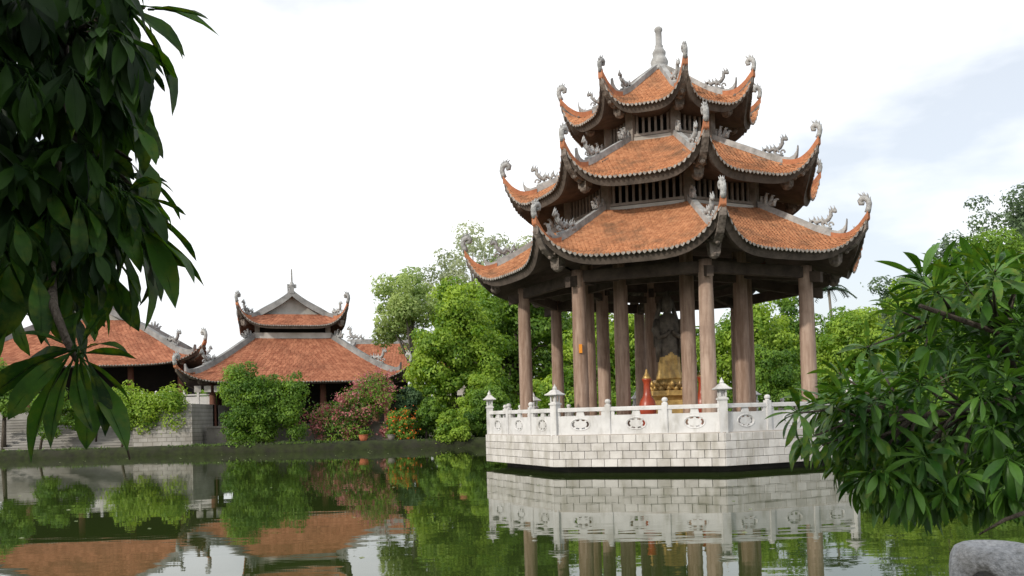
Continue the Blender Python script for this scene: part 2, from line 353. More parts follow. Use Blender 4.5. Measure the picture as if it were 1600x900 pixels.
def scroll_mesh(name, m, s=1.0):
    b = MB()
    for i,(x,h,l) in enumerate(((-.1,.34,-.05),(.08,.46,.0),(.26,.36,.1),(.42,.2,.14))):
        b.tube([Vector((x,0,-.05))*s, Vector((x+l*.5,.03*(-1)**i,h*.55))*s, Vector((x+l,0,h))*s, Vector((x+l+.1,0,h*.92))*s], [.10*s,.085*s,.055*s,.02*s], 7)
    b.box(Vector((.16,0,-.02))*s, Vector((.7,.16,.14))*s)
    return b.mesh(name, m, True)
ORN = dict(curl=curl_mesh('curl_finial', M['carving']), dragon=dragon_mesh('ridge_dragon', M['carving']), scroll=scroll_mesh('ridge_scroll', M['carving']))
def place_orn(kind, nm, p, ang, tilt, sc, parent, mirror=1):
    o = link(nm, ORN[kind], parent); o.location = p; o.rotation_euler = (0,-tilt,ang); o.scale = (sc,sc,sc); return o
def hips(roof, SS, ridge_end=.74, w=.18, h=.22, horn_w=.24, orn=1.0, dragons=True, beam_d=.55, beam_from=.3, block=True, scroll=True, beam_mat='bracket', ridge_mat='mortar'):
    for k, S in enumerate(SS):
        a = S(-1,0); t = S(-1,1); d = t-a; d.z = 0; ang = math.atan2(d.y,d.x); dn = d.normalized()
        # grey mortar ridge with an upturned end
        pth = hip_path(S,0,ridge_end,12,h*.75); e = pth[-1]
        pth += [e+dn*.14+Vector((0,0,.05)), e+dn*.24+Vector((0,0,.17)), e+dn*.27+Vector((0,0,.36))]
        rb = MB(); rb.beam(pth, [w]*12+[w*.9,w*.8,w*.6], [h]*12+[h*.9,h*.7,.12]); rb.build('hip_ridge', M[ridge_mat], roof)
        # tiled horn running out to the tip
        hb = MB(); pp = hip_path(S,ridge_end-.06,1.0,9,.085); q = pp[-1]+(pp[-1]-pp[-2])*.08
        hb.beam(pp+[q], [horn_w]*6+[horn_w*.9,horn_w*.8,horn_w*.75,horn_w*.7], [.20]*8+[.24,.22]); hb.build('roof_horn', M['horn'], roof)
        place_orn('curl','curl_finial', q+Vector((0,0,.02))-dn*.04, ang, R(random.uniform(-6,6)), orn*.66*random.uniform(.92,1.08), roof)
        if dragons:
            p = S(-1,.60); p2 = S(-1,.56); sl = math.atan2(p.z-p2.z,(p-p2).xy.length)
            place_orn('dragon','ridge_dragon', p+Vector((0,0,h*.75+.05)), ang+R(random.uniform(-5,5)), sl*.7, orn*.82*random.uniform(.9,1.08), roof)
        if scroll:
            p = S(-1,.05); place_orn('scroll','ridge_scroll', p+Vector((0,0,h*.7)), ang, -.15, orn*.8, roof)
        # carved hip rafter under the corner
        bb = MB(); bp = hip_path(S,beam_from,.985,9,-.13); m = len(bp)
        bb.beam(bp, [.40-.20*i/(m-1) for i in range(m)], [beam_d*(1-.62*(i/(m-1))**1.5) for i in range(m)])
        cb = bb
        sv = Vector((-dn.y,dn.x,0))
        for i in range(2,m-2):
            p = bp[i]; hh = beam_d*(1-.62*(i/(m-1))**1.5)
            for sg in (-1,1):
                for q in range(2):
                    rr_ = random.uniform(.045,.08); cb.lathe([(0,-rr_),(rr_*.8,-rr_*.5),(rr_,0),(rr_*.7,rr_*.7),(0,rr_*.9)], 7, p+sv*sg*random.uniform(.12,.2)+dn*random.uniform(-.15,.15)+Vector((0,0,-hh*(.25+.36*q)+random.uniform(-.05,.05))))
            rr_ = random.uniform(.07,.10); cb.lathe([(0,-rr_),(rr_*.8,-rr_*.5),(rr_,0),(rr_*.7,rr_*.7),(0,rr_*.9)], 7, p+Vector((0,0,-hh-.0)))
        bb.build('hip_rafter', M[beam_mat], roof)
        if block:
            p = S(-1,.70); p.z = S(-1,.70).z - beam_d - .30
            kb = MB(); kb.box(p+Vector((0,0,.22)), (.30,.30,.34), Matrix.Rotation(ang,3,'Z'), 1.2); kb.lathe([(.05,-.08),(.15,-.02),(.19,.06),(.15,.12)], 8, p); kb.build('corner_block', M['bracket'], roof)
def ngon(r, n=8, ph=0): return [(r*math.cos(2*math.pi*k/n+ph), r*math.sin(2*math.pi*k/n+ph)) for k in range(n)]

# ------------------------------------------------------------------ the pavilion
PV = empty('pavilion', (.8418*6.8, 4.6656*6.8, 0), -1.5222)
tag(PV, 'three-tiered octagonal pavilion with orange tiled roofs on a white stone platform in the pond', 'pavilion')
RB = 6.8; ZB, ZT = .187, 1.155
A = [Vector((RB*math.cos(k*math.pi/4), RB*math.sin(k*math.pi/4))) for k in range(8)]
pb = MB(); oc = ngon(RB-.07); pb.add([(x,y,ZB+.02) for x,y in oc]+[(x,y,ZT-.01) for x,y in oc], [tuple(range(8))[::-1], tuple(range(8,16))]+[(k,(k+1)%8,8+(k+1)%8,8+k) for k in range(8)])
platform = pb.build('platform', M['joint'], PV)
fl = MB(); oc = ngon(RB-.02); fl.add([(x,y,ZT-.006) for x,y in oc]+[(x,y,ZT+.02) for x,y in oc], [tuple(range(8))[::-1], tuple(range(8,16))]+[(k,(k+1)%8,8+(k+1)%8,8+k) for k in range(8)])
fl.build('paving', M['paving'], platform)
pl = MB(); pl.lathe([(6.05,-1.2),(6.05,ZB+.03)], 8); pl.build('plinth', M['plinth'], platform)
import bmesh
def bevbox(name, m, sx, sy, sz, bw, seg=1):
    bm = bmesh.new(); bmesh.ops.create_cube(bm, size=1); bmesh.ops.scale(bm, vec=(sx,sy,sz), verts=bm.verts)
    bmesh.ops.bevel(bm, geom=bm.edges[:], offset=bw, segments=seg, affect='EDGES'); me = bpy.data.meshes.new(name); bm.to_mesh(me); bm.free(); me.materials.append(m); return me
side = (A[1]-A[0]).length; ch = (ZT-ZB)/4
blk = {}
far = MB()
for k in range(8):
    d = (A[(k+1)%8]-A[k]).normalized(); nrm = Vector((d.y,-d.x)); ang = math.atan2(d.y,d.x); vis = k in (6,7,0)
    for r in range(4):
        x = 0; first = True
        while x < side-.02:
            ln = .40 if not (first and r%2) else .20
            ln *= 1 if first else random.choice((1,1,1,.97,1.03))
            if side-(x+ln) < .12: ln = side-x
            c = A[k]+d*(x+ln/2)-nrm*(.05+random.uniform(0,.006)); z = ZB+ch*(r+.5)
            if vis:
                key = round(ln,2)
                if key not in blk: blk[key] = bevbox('block', M['block'], key-.013, .13, ch-.013, .008)
                o = link('block', blk[key], platform, (c.x,c.y,z)); o.rotation_euler = (0,0,ang)
            else: far.box((c.x,c.y,z), (ln-.013,.13,ch-.013), Matrix.Rotation(ang,3,'Z'))
            x += ln; first = False
tag(far.build('blocks', M['block'], platform), kind='stuff')
# balustrade panels with a pierced oval and two slots under the handrail
def panel_mesh(ln):
    b = MB(); th = .09; z0, z1, hx = 0.0, .60, ln/2; rx, rz, zc = .275, .155, .335; n = 40
    def ring(f): return [f(2*math.pi*i/n) for i in range(n)]
    el = ring(lambda a: (rx*math.cos(a), zc+rz*math.sin(a)))
    def rect(a):
        c, s = math.cos(a), math.sin(a); k = min(hx/abs(c) if abs(c) > 1e-6 else 9, ((z1-zc) if s > 0 else (zc-z0))/abs(s) if abs(s) > 1e-6 else 9)
        return (c*k, zc+s*k)
    an = sorted(set([2*math.pi*i/n for i in range(n)]+[math.atan2(z1-zc,hx), math.pi-math.atan2(z1-zc,hx), math.pi+math.atan2(zc-z0,hx), 2*math.pi-math.atan2(zc-z0,hx)]))
    el = [(rx*math.cos(a), zc+rz*math.sin(a)) for a in an]; re = [rect(a) for a in an]; m = len(an)
    vs = []
    for y in (-th/2, th/2): vs += [(x,y,z) for x,z in el]+[(x,y,z) for x,z in re]
    fs = []
    for i in range(m):
        j = (i+1)%m; fs += [(i,j,m+j,m+i), (3*m+i,3*m+j,2*m+j,2*m+i), (2*m+i,2*m+j,j,i), (m+i,m+j,3*m+j,3*m+i)]
    b.add(vs, fs)
    # raised rim and central boss held by four tongues
    b.tube([(rx*1.13*math.cos(a), -th/2, zc+rz*1.18*math.sin(a)) for a in np.linspace(0,2*math.pi,33)], .016, 5, cap=False)
    e2 = [(.205*math.cos(2*math.pi*i/24), zc+.112*math.sin(2*math.pi*i/24)) for i in range(24)]
    b.add([(x,-.035,z) for x,z in e2]+[(x,.035,z) for x,z in e2], [tuple(range(24))[::-1] if False else tuple(range(24)), tuple(range(24,48))[::-1]]+[(i,24+i,24+(i+1)%24,(i+1)%24) for i in range(24)])
    for a in (math.pi/2, 3*math.pi/2): b.box((0,0,zc+.135*math.sin(a)), (.075,.065,.07))
    for sx in (-1,1):
        for sz in (-1,1): b.box((sx*.165,0,zc+sz*.096), (.06,.06,.075), Matrix.Rotation(sx*sz*.9,3,'Y'))
    b.box((0,0,.665), (.26,.08,.136), None, .8); b.box((-hx+.06,0,.665),(.12,.08,.136)); b.box((hx-.06,0,.665),(.12,.08,.136))
    b.box((0,0,.775), (ln,.13,.09)); b.box((0,0,.835), (ln,.10,.035)); b.box((0,-.03,.03), (ln,.05,.06))
    return b.mesh('balustrade_panel', M['marble'])
def post_mesh():
    b = MB(); b.box((0,0,.46), (.165,.165,.92)); b.box((0,-.0,.45), (.115,.175,.55)); b.lathe([(.075,.92),(.06,.95),(.088,.985),(.092,1.03),(.06,1.08),(0,1.095)], 14)
    return b.mesh('balustrade_post', M['marble'])
def corner_mesh():
    b = MB(); b.box((0,0,.48), (.235,.235,.96)); b.box((0,0,.45),(.165,.245,.55)); b.box((0,0,.985), (.29,.29,.05)); return b.mesh('corner_post', M['marble'])
def lantern_mesh():
    b = MB(); ph = math.pi/4
    b.lathe([(.20,1.01),(.15,1.03),(.14,1.06)], 4, phase=ph)
    for sx in (-1,1):
        for sy in (-1,1): b.box((sx*.085,sy*.085,1.15), (.05,.05,.18))
    b.box((0,0,1.15), (.09,.09,.18))
    b.lathe([(.20,1.24),(.33,1.265),(.335,1.285),(.22,1.34),(.12,1.42),(.07,1.44)], 4, phase=ph); b.lathe([(.05,1.43),(.072,1.47),(.055,1.51),(.03,1.55),(0,1.62)], 10)
    return b.mesh('lantern_cap', M['marble'])
PM = panel_mesh(side/3-.165); PO = post_mesh(); CM = corner_mesh(); LM = lantern_mesh()
for k in range(8):
    d = (A[(k+1)%8]-A[k]).normalized(); inw = Vector((-d.y,d.x)); ang = math.atan2(d.y,d.x); base = inw*.14
    o = link('corner_post', CM, PV, (*(A[k]*(1-.16/RB)), ZT)); o.rotation_euler = (0,0,ang-R(22.5)); q = link('lantern_cap', LM, o)
    for i in range(3):
        c = A[k]+d*side*(i+.5)/3+base; p = link('balustrade_panel', PM, PV, (c.x,c.y,ZT)); p.rotation_euler = (0,0,ang)
        if i: c = A[k]+d*side*i/3+base; p = link('balustrade_post', PO, PV, (c.x,c.y,ZT)); p.rotation_euler = (0,0,ang)
# columns
RO, RI = .7775*RB, .434*RB
def column_mesh(h, r):
    b = MB(); b.lathe([(r*1.02,0)]+[(r*(1.02-.13*(i/12)**1.6+.03*math.sin(i/12*math.pi)), h*i/12) for i in range(1,13)], 20); return b.mesh('column', M['column'], True)
def base_mesh(r):
    b = MB(); b.lathe([(r*1.5,0),(r*1.55,.06),(r*1.5,.14),(r*1.25,.19),(r*1.1,.20)], 20); return b.mesh('column_base', M['marble'], True)
COU, CIN, CBA = column_mesh(5.1,.235), column_mesh(7.2,.245), base_mesh(.235)
for rr, me in ((RO,COU),(RI,CIN)):
    for k in range(8):
        a = k*math.pi/4; o = link('column', me, PV, (rr*math.cos(a), rr*math.sin(a), ZT+.2)); o.rotation_euler = (0,0,random.random()*6)
        link('column_base', CBA, o, (0,0,-.19))
pt = MB(); pa = 7*math.pi/4; pt.box((RO*math.cos(pa)+.0, RO*math.sin(pa), 3.9), (.60,.10,.28), Matrix.Rotation(R(-92)+1.5222,3,'Z')); pt.build('paper_slip', mat('orange_paper',(.62,.22,.02),(.7,.26,.03),.8), PV)
# tie beams
for k in range(8):
    a, b2_ = k*math.pi/4, (k+1)*math.pi/4
    for rr, z, w, h in ((RO,6.42,.22,.36),(RI,7.0,.24,.40),(RI,6.45,.16,.26)):
        p = Vector((rr*math.cos(a),rr*math.sin(a),z)); q = Vector((rr*math.cos(b2_),rr*math.sin(b2_),z)); m_ = MB(); m_.beam([p,q], w, h); m_.build('ring_beam', M['wood'], PV)
    e = Vector((math.cos(a),math.sin(a),0))
    m_ = MB(); m_.beam([e*(RI-.3)+Vector((0,0,6.75)), e*(RO+.55)+Vector((0,0,6.2))], .2, .34); m_.build('radial_beam', M['wood'], PV)
    m_ = MB()
    for j in range(4): m_.box(e*(RI+.35+.45*j)+Vector((0,0,6.52-.12*j)), (.3,.16,.22), Matrix.Rotation(a,3,'Z'))
    m_.build('beam_bracket', M['wood'], PV)
# roofs
T1 = build_roof(PV, ngon(3.75), ngon(7.40), 8.62, 6.62, [(0,8.70),(.35,7.98),(.62,7.42),(.80,7.22),(.91,7.40),(1,7.80)], .42, .13, .088, M['tile'], soff_in=7.2, power=4.6)
hips(T1[0], T1[1], beam_d=.62, beam_from=.25)
T2 = build_roof(PV, ngon(2.12), ngon(5.92), 11.35, 9.32, [(0,11.4),(.35,10.68),(.62,10.12),(.80,9.92),(.91,10.10),(1,10.50)], .36, .13, .088, M['tile'], soff_in=9.7, power=4.6)
hips(T2[0], T2[1], orn=.95, beam_d=.55, beam_from=.42)
T3 = build_roof(PV, ngon(.16), ngon(3.74), 14.55, 12.22, [(0,14.55),(.30,13.78),(.58,13.06),(.78,12.82),(.90,12.98),(1,13.34)], .28, .13, .088, M['tile'], soff_in=12.3, fascia_h=.32, power=4.2)
hips(T3[0], T3[1], orn=.9, w=.17, h=.20, scroll=False, beam_d=.45, beam_from=.45)
# lantern storeys: corner posts, sill band, lattice bars and a black core painted as the shade inside
def storey(r, z0, z1, nb):
    pts = ngon(r); core = MB(); core.lathe([(r*.72,z0-.3),(r*.72,z1)], 8); wall = core.build('storey_shade_core', M['int_shade'], PV)
    for k in range(8):
        a = Vector((*pts[k],0)); b = Vector((*pts[(k+1)%8],0)); d = (b-a).normalized(); ang = math.atan2(d.y,d.x)
        m_ = MB(); m_.beam([a+Vector((0,0,z0+.13)), b+Vector((0,0,z0+.13))], .26, .5); m_.build('sill_band', M['plaster'], wall)
        m_ = MB(); m_.beam([a.lerp(b,.03)+Vector((0,0,z0+.25)), a.lerp(b,.97)+Vector((0,0,z0+.25))], .2, .09); m_.build('sill_rail', M['bar'], wall)
        m_ = MB(); m_.beam([a+Vector((0,0,z1)), b+Vector((0,0,z1))], .2, .22); m_.build('lintel', M['wood'], wall)
        m_ = MB(); m_.box(a+Vector((0,0,(z0+z1)/2)), (.30,.30,z1-z0), Matrix.Rotation(ang-R(22.5),3,'Z')); m_.build('corner_column', M['bar'], wall)
        for i in range(nb):
            p = a.lerp(b,(i+1)/(nb+1)); p.z = (z0+z1)/2+.04
            o = link('lattice_bar', BAR[(z0)], wall, p); o.rotation_euler = (0,0,ang)
BAR = {}
for z0, z1 in ((8.62,9.85),(11.35,12.55)): BAR[z0] = bevbox('lattice_bar', M['bar'], .085, .085, z1-z0-.2, .008)
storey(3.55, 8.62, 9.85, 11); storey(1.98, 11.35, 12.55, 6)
cl = MB(); cl.lathe([(3.7,7.25),(3.7,7.35)], 8); cl.build('leak_stop_ceiling', M['wood'], PV)  # slab added so light does not leak in between the storeys
fb = MB(); fb.lathe([(.34,14.42),(.36,14.52),(.28,14.56),(.30,14.66),(.33,14.78),(.27,14.92),(.22,14.98),(.24,15.06),(.25,15.14),(.18,15.26),(.14,15.32),(.155,15.38),(.12,15.44),(.115,15.9),(.15,15.96),(.15,16.04),(.09,16.1),(0,16.12)], 18)
fb.build('spire', M['mortar'], PV, True)
# things inside
ST = empty('statue', PV.location+Vector((0,0,ZT+.02)), R(-80)); tag(ST, 'tall gilded robed statue standing on a lotus pedestal inside the pavilion', 'statue')
b = MB(); b.lathe([(.98,0),(.98,.22),(.86,.28),(.74,.36),(.70,1.05),(.78,1.15),(.88,1.22),(.88,1.40)], 8, phase=R(22.5)); b.build('pedestal', M['gold'], ST)
b = MB(); b.lathe([(.52,1.38),(.70,1.52),(.66,1.68),(.58,1.80)], 24)
for j, (rr, z, s) in enumerate(((.60,1.42,.30),(.64,1.58,.28))):
    for i in range(16):
        a = 2*math.pi*(i+.5*j)/16; e = Vector((math.cos(a),math.sin(a),0)); b.tube([e*rr*.8+Vector((0,0,z)), e*(rr+.12)+Vector((0,0,z+.06)), e*(rr+.10)+Vector((0,0,z+.2))], [.08,.10,.02], 6)
b.build('lotus_seat', M['gold'], ST, True)
def figure():
    v = []; f = []; n = 40
    prof = [(1.08,.40,.36),(1.15,.46,.40),(1.5,.40,.34),(2.0,.38,.30),(2.5,.40,.30),(2.9,.42,.29),(3.2,.44,.28),(3.45,.42,.26),(3.6,.33,.22),(3.68,.17,.16),(3.76,.13,.14),(3.84,.17,.19),(3.95,.205,.225),(4.08,.21,.23),(4.2,.195,.215),(4.3,.15,.17),(4.38,.11,.12),(4.5,.09,.1),(4.58,.03,.03)]
    zz = [p[0] for p in prof]; prof = [(z_, float(np.interp(z_,zz,[p[1] for p in prof])), float(np.interp(z_,zz,[p[2] for p in prof]))) for z_ in sorted(set(list(np.linspace(1.08,3.6,40))+zz))]
    for z, rx, ry in prof:
        for k in range(n):
            a = 2*math.pi*k/n; fold = 1+(.07*math.sin(9*a+z*1.4)+.03*math.sin(17*a-z) if z < 3.3 else 0)
            nose = .03 if (abs(z-4.0) < .06 and k == 0) else 0
            v.append(((ry+nose)*fold*math.cos(a), rx*fold*math.sin(a), z))
    for i in range(len(prof)-1):
        for k in range(n): f.append((i*n+k,i*n+(k+1)%n,(i+1)*n+(k+1)%n,(i+1)*n+k))
    b = MB(); b.add(v,f)
    for s in (-1,1):
        b.tube([(0,s*.36,3.42),(.08,s*.50,3.05),(.22,s*.40,2.72),(.34,s*.16,2.86),(.36,s*.05,3.0)], [.15,.16,.15,.085,.06], 10)
        b.tube([(.2,s*.42,2.75),(.2,s*.46,2.3),(.16,s*.48,1.8)], [.14,.11,.05], 8)
        b.tube([(-.05,s*.2,4.25),(-.12,s*.30,3.8),(-.14,s*.42,3.3),(-.12,s*.46,2.4)], [.07,.09,.11,.06], 8)
    return b
fo = figure().build('body', M['shaded_gilding'], ST, True); fo.data.materials.append(M['gold']); fo.scale = (1.0,1.0,.95); fo.location = (0,0,.74)
for pg in fo.data.polygons:  # painted light: sunlit gold below, shaded tone above
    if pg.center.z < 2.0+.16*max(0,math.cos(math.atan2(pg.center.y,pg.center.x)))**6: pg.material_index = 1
def urn(loc, s, label):
    e = empty('urn', loc); tag(e, label, 'urn')
    b = MB(); b.lathe([(.24,0),(.26,.05),(.20,.1),(.22,.2),(.29,.42),(.30,.60),(.25,.74),(.16,.84),(.125,.95),(.115,1.16),(.15,1.24),(.175,1.28)], 20); b.build('vase', M['lacquer'], e, True)
    e.scale = (s*.72,s*.72,s)
    b = MB(); b.lathe([(.17,1.281),(.12,1.34),(.06,1.42),(.03,1.5),(0,1.54)], 14); b.build('lid', M['gold'], e, True)
u1 = PX(1012,640,29.2); urn((u1.x,29.2,ZT+.02), 1.38, 'glossy red lacquer urn standing in the open, left of the statue')
u2 = PX(1098,640,31.0); urn((u2.x,31.0,ZT+.02), 1.45, 'red lacquer urn half hidden between two columns, right of the statue')

# ------------------------------------------------------------------ the halls on the far bank
def rect(wx, wy, cy=0): return [(-wx/2,cy-wy/2),(wx/2,cy-wy/2),(wx/2,cy+wy/2),(-wx/2,cy+wy/2)]
def hall_base(root, wx, wy, z0, zt, ncol, colmat='wood_red'):
    core = MB(); core.box((0,1.2,(z0+zt)/2), (wx-2.6,wy-5,zt-z0)); core.build('hall_shade_core', M['int_shade'], root)  # solid near-black box painted as the shaded hall interior
    for sy in (-1,1):
        for i in range(ncol):
            x = -wx/2+.2+(wx-.4)*i/(ncol-1); b = MB(); b.lathe([(.24,z0),(.24,z0+.01),(.20,zt)], 12, (x, sy*(wy/2-.3),0)); o = b.build('column', M[colmat], root, True)
    b = MB(); b.beam([(-wx/2,-wy/2+.3,zt),(wx/2,-wy/2+.3,zt)], .26, .42); b.build('front_beam', M['wood'], root)
    for sx in (-1,1): b = MB(); b.beam([(sx*(wx/2-.2),-wy/2+.3,zt),(sx*(wx/2-.2),wy/2-.3,zt)], .26, .42); b.build('side_beam', M['wood'], root)
    b = MB(); b.box((0,0,z0-.3), (wx+1.2,wy+1.2,.6)); b.build('floor_slab', M['stone_step'], root)
def gable_top(root, w, y0, y1, z0, z1, tilemat):
    # ridge runs front to back; a grey bargeboard frames a recessed gable wall
    b = MB()
    for s in (-1,1):
        rows = [[Vector((s*w/2*(1-t), y, z0+(z1-z0)*(t**1.0)*(1-.12*math.sin(t*math.pi)))) for y in (y0,y1)] for t in np.linspace(0,1,9)]
        b.grid(rows, flip=(s < 0))
    g = b.build('gable_roof', M['tile_far'], root)
    def sl(s,t): return Vector((s*w/2*(1-t), y0, z0+(z1-z0)*t*(1-.12*math.sin(t*math.pi)/max(t,.01)*t)))
    for y in (y0,y1):
        for s in (-1,1):
            b = MB(); b.beam([Vector((p.x,y,p.z+.16)) for p in (sl(s,t) for t in np.linspace(-.06,1,9))], .34, .50, side=Vector((0,1,0))); b.build('bargeboard', M['mortar_far'], g)
        yy = y+(.5 if y == y0 else -.5)
        b = MB(); b.add([(-w/2,yy,z0),(w/2,yy,z0),(0,yy,z1)], [(0,1,2)]); b.build('gable_wall', M['plaster'], g)
    b = MB(); b.beam([Vector((0,y0-.2,z1+.34)),Vector((0,y1+.2,z1+.34))], .3, .5); b.build('ridge', M['mortar_far'], g)
    return g
def hall(name, label, loc, rz, wx, wy, z_e, z_t, zt_tip, inx, iny, lift=0):
    h = empty(name, loc, rz); tag(h, label, 'temple hall'); return h
def brick_mat():
    m = mat('coursed_stone_wall', (.27,.262,.245), (.42,.405,.38), .9, 1.0, bump=.3, stain=(.2,.185,.16), stain_scale=.6, stain_amt=.7); t = m.node_tree; p = [n for n in t.nodes if n.type == 'BSDF_PRINCIPLED'][0]
    g = t.nodes.new('ShaderNodeTexCoord'); mp = t.nodes.new('ShaderNodeMapping'); mp.inputs['Rotation'].default_value = (R(90),0,0); t.links.new(g.outputs['Object'], mp.inputs[0])
    bk_ = t.nodes.new('ShaderNodeTexBrick'); bk_.inputs['Scale'].default_value = 1; bk_.inputs['Brick Width'].default_value = .6; bk_.inputs['Row Height'].default_value = .26; bk_.inputs['Mortar Size'].default_value = .02
    bk_.inputs['Color1'].default_value = (1,1,1,1); bk_.inputs['Color2'].default_value = (.86,.85,.83,1); bk_.inputs['Mortar'].default_value = (.5,.49,.46,1); t.links.new(mp.outputs[0], bk_.inputs['Vector'])
    mx_ = t.nodes.new('ShaderNodeMix'); mx_.data_type = 'RGBA'; mx_.blend_type = 'MULTIPLY'; mx_.inputs[0].default_value = 1
    src = p.inputs['Base Color'].links[0].from_socket; t.links.new(src, mx_.inputs[6]); t.links.new(bk_.outputs[0], mx_.inputs[7]); t.links.new(mx_.outputs[2], p.inputs['Base Color']); return m
# two-tiered gate hall
c = PX(457,640,66)
H1 = hall('gate_hall', 'two-tiered gate hall with orange hipped roofs behind the round bush', (c.x,66,0), R(17), 0,0,0,0,0,0,0)
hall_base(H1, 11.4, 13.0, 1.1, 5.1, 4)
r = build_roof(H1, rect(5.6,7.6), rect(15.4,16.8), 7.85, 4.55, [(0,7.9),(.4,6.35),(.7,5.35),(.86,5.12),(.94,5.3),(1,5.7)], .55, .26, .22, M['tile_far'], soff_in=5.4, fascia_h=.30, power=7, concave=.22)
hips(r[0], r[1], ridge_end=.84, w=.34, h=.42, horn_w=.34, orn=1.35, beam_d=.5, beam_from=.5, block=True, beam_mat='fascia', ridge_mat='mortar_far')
core = MB(); core.box((0,0,8.3), (4.6,6.6,1.6)); cw = core.build('upper_shade_core', M['int_shade'], H1)  # near-black box painted as the shade under the upper roof
for sx in (-1,1):
    for sy in (-1,1): b = MB(); b.box((sx*2.5,sy*3.5,8.4), (.34,.34,1.6)); b.build('corner_column', M['bar'], cw)
for sy in (-1,1): b = MB(); b.box((0,sy*3.6,8.02), (5.4,.3,.5)); b.build('sill_band', M['plaster'], cw)
for sx in (-1,1): b = MB(); b.box((sx*2.6,0,8.02), (.3,7.4,.5)); b.build('sill_band', M['plaster'], cw)
for k in range(4): b = MB(); b.box((-.95+.0,0,0),(.01,.01,.01))
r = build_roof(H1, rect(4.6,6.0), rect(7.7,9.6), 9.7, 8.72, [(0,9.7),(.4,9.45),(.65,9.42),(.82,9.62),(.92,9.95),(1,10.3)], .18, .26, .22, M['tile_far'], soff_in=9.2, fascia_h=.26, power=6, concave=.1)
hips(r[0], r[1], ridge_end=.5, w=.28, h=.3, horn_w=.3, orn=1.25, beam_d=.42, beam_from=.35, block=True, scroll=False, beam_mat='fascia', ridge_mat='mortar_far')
g = gable_top(H1, 5.0, -3.1, 3.1, 9.72, 11.35, M['tile_far'])
b = MB(); b.lathe([(.16,11.6),(.22,11.8),(.12,12.0),(.07,12.1),(.06,12.9),(.02,13.05)], 8, (0,-3.1,0)); b.box((-.22,-3.1,11.75),(.22,.2,.26)); b.box((.22,-3.1,11.75),(.22,.2,.26)); b.build('ridge_finial', M['carving'], g)
b = MB(); b.lathe([(.16,11.6),(.2,11.8),(.07,12.0),(.06,12.7),(.02,12.9)], 8, (0,3.1,0)); b.build('ridge_finial', M['carving'], g)
for i in range(6):
    b = MB(); b.box((-6.4+(i//3)*11.6+.62*(i%3), -7.2, 4.15), (.42,.3,.42)); b.build('bracket_end', M['plaster'], H1)
# wide hall at the left
c = PX(165,640,68)
H2 = hall('wide_hall', 'wide single-roofed hall with orange tiles above the stone stairs, behind dark leaves', (c.x,68,0), R(10), 0,0,0,0,0,0,0)
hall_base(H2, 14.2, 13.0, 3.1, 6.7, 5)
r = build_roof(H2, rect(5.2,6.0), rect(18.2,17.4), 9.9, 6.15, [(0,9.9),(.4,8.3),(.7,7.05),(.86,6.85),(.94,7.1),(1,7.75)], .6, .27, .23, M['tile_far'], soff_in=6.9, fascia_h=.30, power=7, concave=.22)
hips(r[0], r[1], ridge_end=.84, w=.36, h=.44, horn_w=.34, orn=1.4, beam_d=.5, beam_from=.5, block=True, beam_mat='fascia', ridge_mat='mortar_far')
gable_top(H2, 5.6, -3.1, 3.1, 9.9, 11.5, M['tile_far'])
# stone stairs and terrace in front of it
SB = empty('stone_terrace', (0,0,0)); tag(SB, 'broad pale stone terrace and stairs rising from the far bank at the left', 'terrace')
xl, xr = -46.0, PX(316,650,56).x
b = MB(); b.box(((xl+xr)/2,67.5,1.75), (xr-xl,19,2.68)); b.build('terrace_wall', M['stone_step'], SB)
ns = 14; st = MB()
for i in range(ns): st.box(((xl+xr)/2-.9, 54.9+.30*i+1.6, .5+.09*(i+1)), (xr-xl-2.2, 3.2, .18*(i+1)-.004*i)); st.box(((xl+xr)/2-.9, 54.9+.30*i+.03, .5+.18*(i+1)-.03), (xr-xl-2.2, .16, .055))
tag(st.build('steps', M['stone_step'], SB), kind='stuff')
xa = PX(226,650,56).x; b = MB(); b.box(((xa+xr)/2,56.6,1.79), (xr-xa,4.8,2.66)); b.build('stair_wall', brick_mat(), SB)
for i in range(10):
    x = xr-.2-i*.95; b = MB(); b.box((x,58.5,3.55),(.16,.16,.95)); b.lathe([(.07,4.02),(.1,4.08),(.04,4.16)],8,(x,58.5,0)); b.build('railing_post', M['marble'], SB)
    if i < 9: b = MB(); b.box((x-.475,58.5,3.42),(.79,.1,.55)); b.box((x-.475,58.5,3.82),(.79,.12,.1)); b.build('railing_panel', M['marble'], SB)
# low grey wall behind the bushes
LW = MB(); lx0, lx1 = PX(318,650,55.5).x, PX(650,650,55.5).x; LW.box(((lx0+lx1)/2,56.2,1.0),(lx1-lx0,.4,1.1)); LW.box(((lx0+lx1)/2,56.2,1.6),(lx1-lx0+.1,.55,.12))
tag(LW.build('low_wall', M['old_wall']), 'low weathered grey wall along the far bank behind the flowering bushes', 'wall')
# hall further back on the right
c = PX(600,600,86)
H3 = hall('rear_hall', 'small distant hall with a flat orange roof just right of the gate hall', (c.x,86,0), R(12), 0,0,0,0,0,0,0)
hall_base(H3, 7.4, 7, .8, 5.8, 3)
r = build_roof(H3, rect(5.6,1.0), rect(9.2,9), 9.3, 6.5, [(0,9.3),(.4,8.2),(.7,7.4),(.86,7.2),(.94,7.35),(1,7.8)], .3, .3, .26, M['tile_far'], soff_in=6.6, fascia_h=.26, power=7)
hips(r[0], r[1], ridge_end=.84, w=.32, h=.4, horn_w=.32, orn=1.3, beam_d=.4, beam_from=.5, block=False, scroll=False, beam_mat='fascia', ridge_mat='mortar_far')
b = MB(); b.box((0,0,9.5),(6.4,.4,.6)); b.build('ridge', M['mortar'], r[0])
for s in (-1,1): o = place_orn('dragon','ridge_dragon', Vector((s*2.9,0,9.8)), 0 if s > 0 else math.pi, 0, 1.5, r[0])
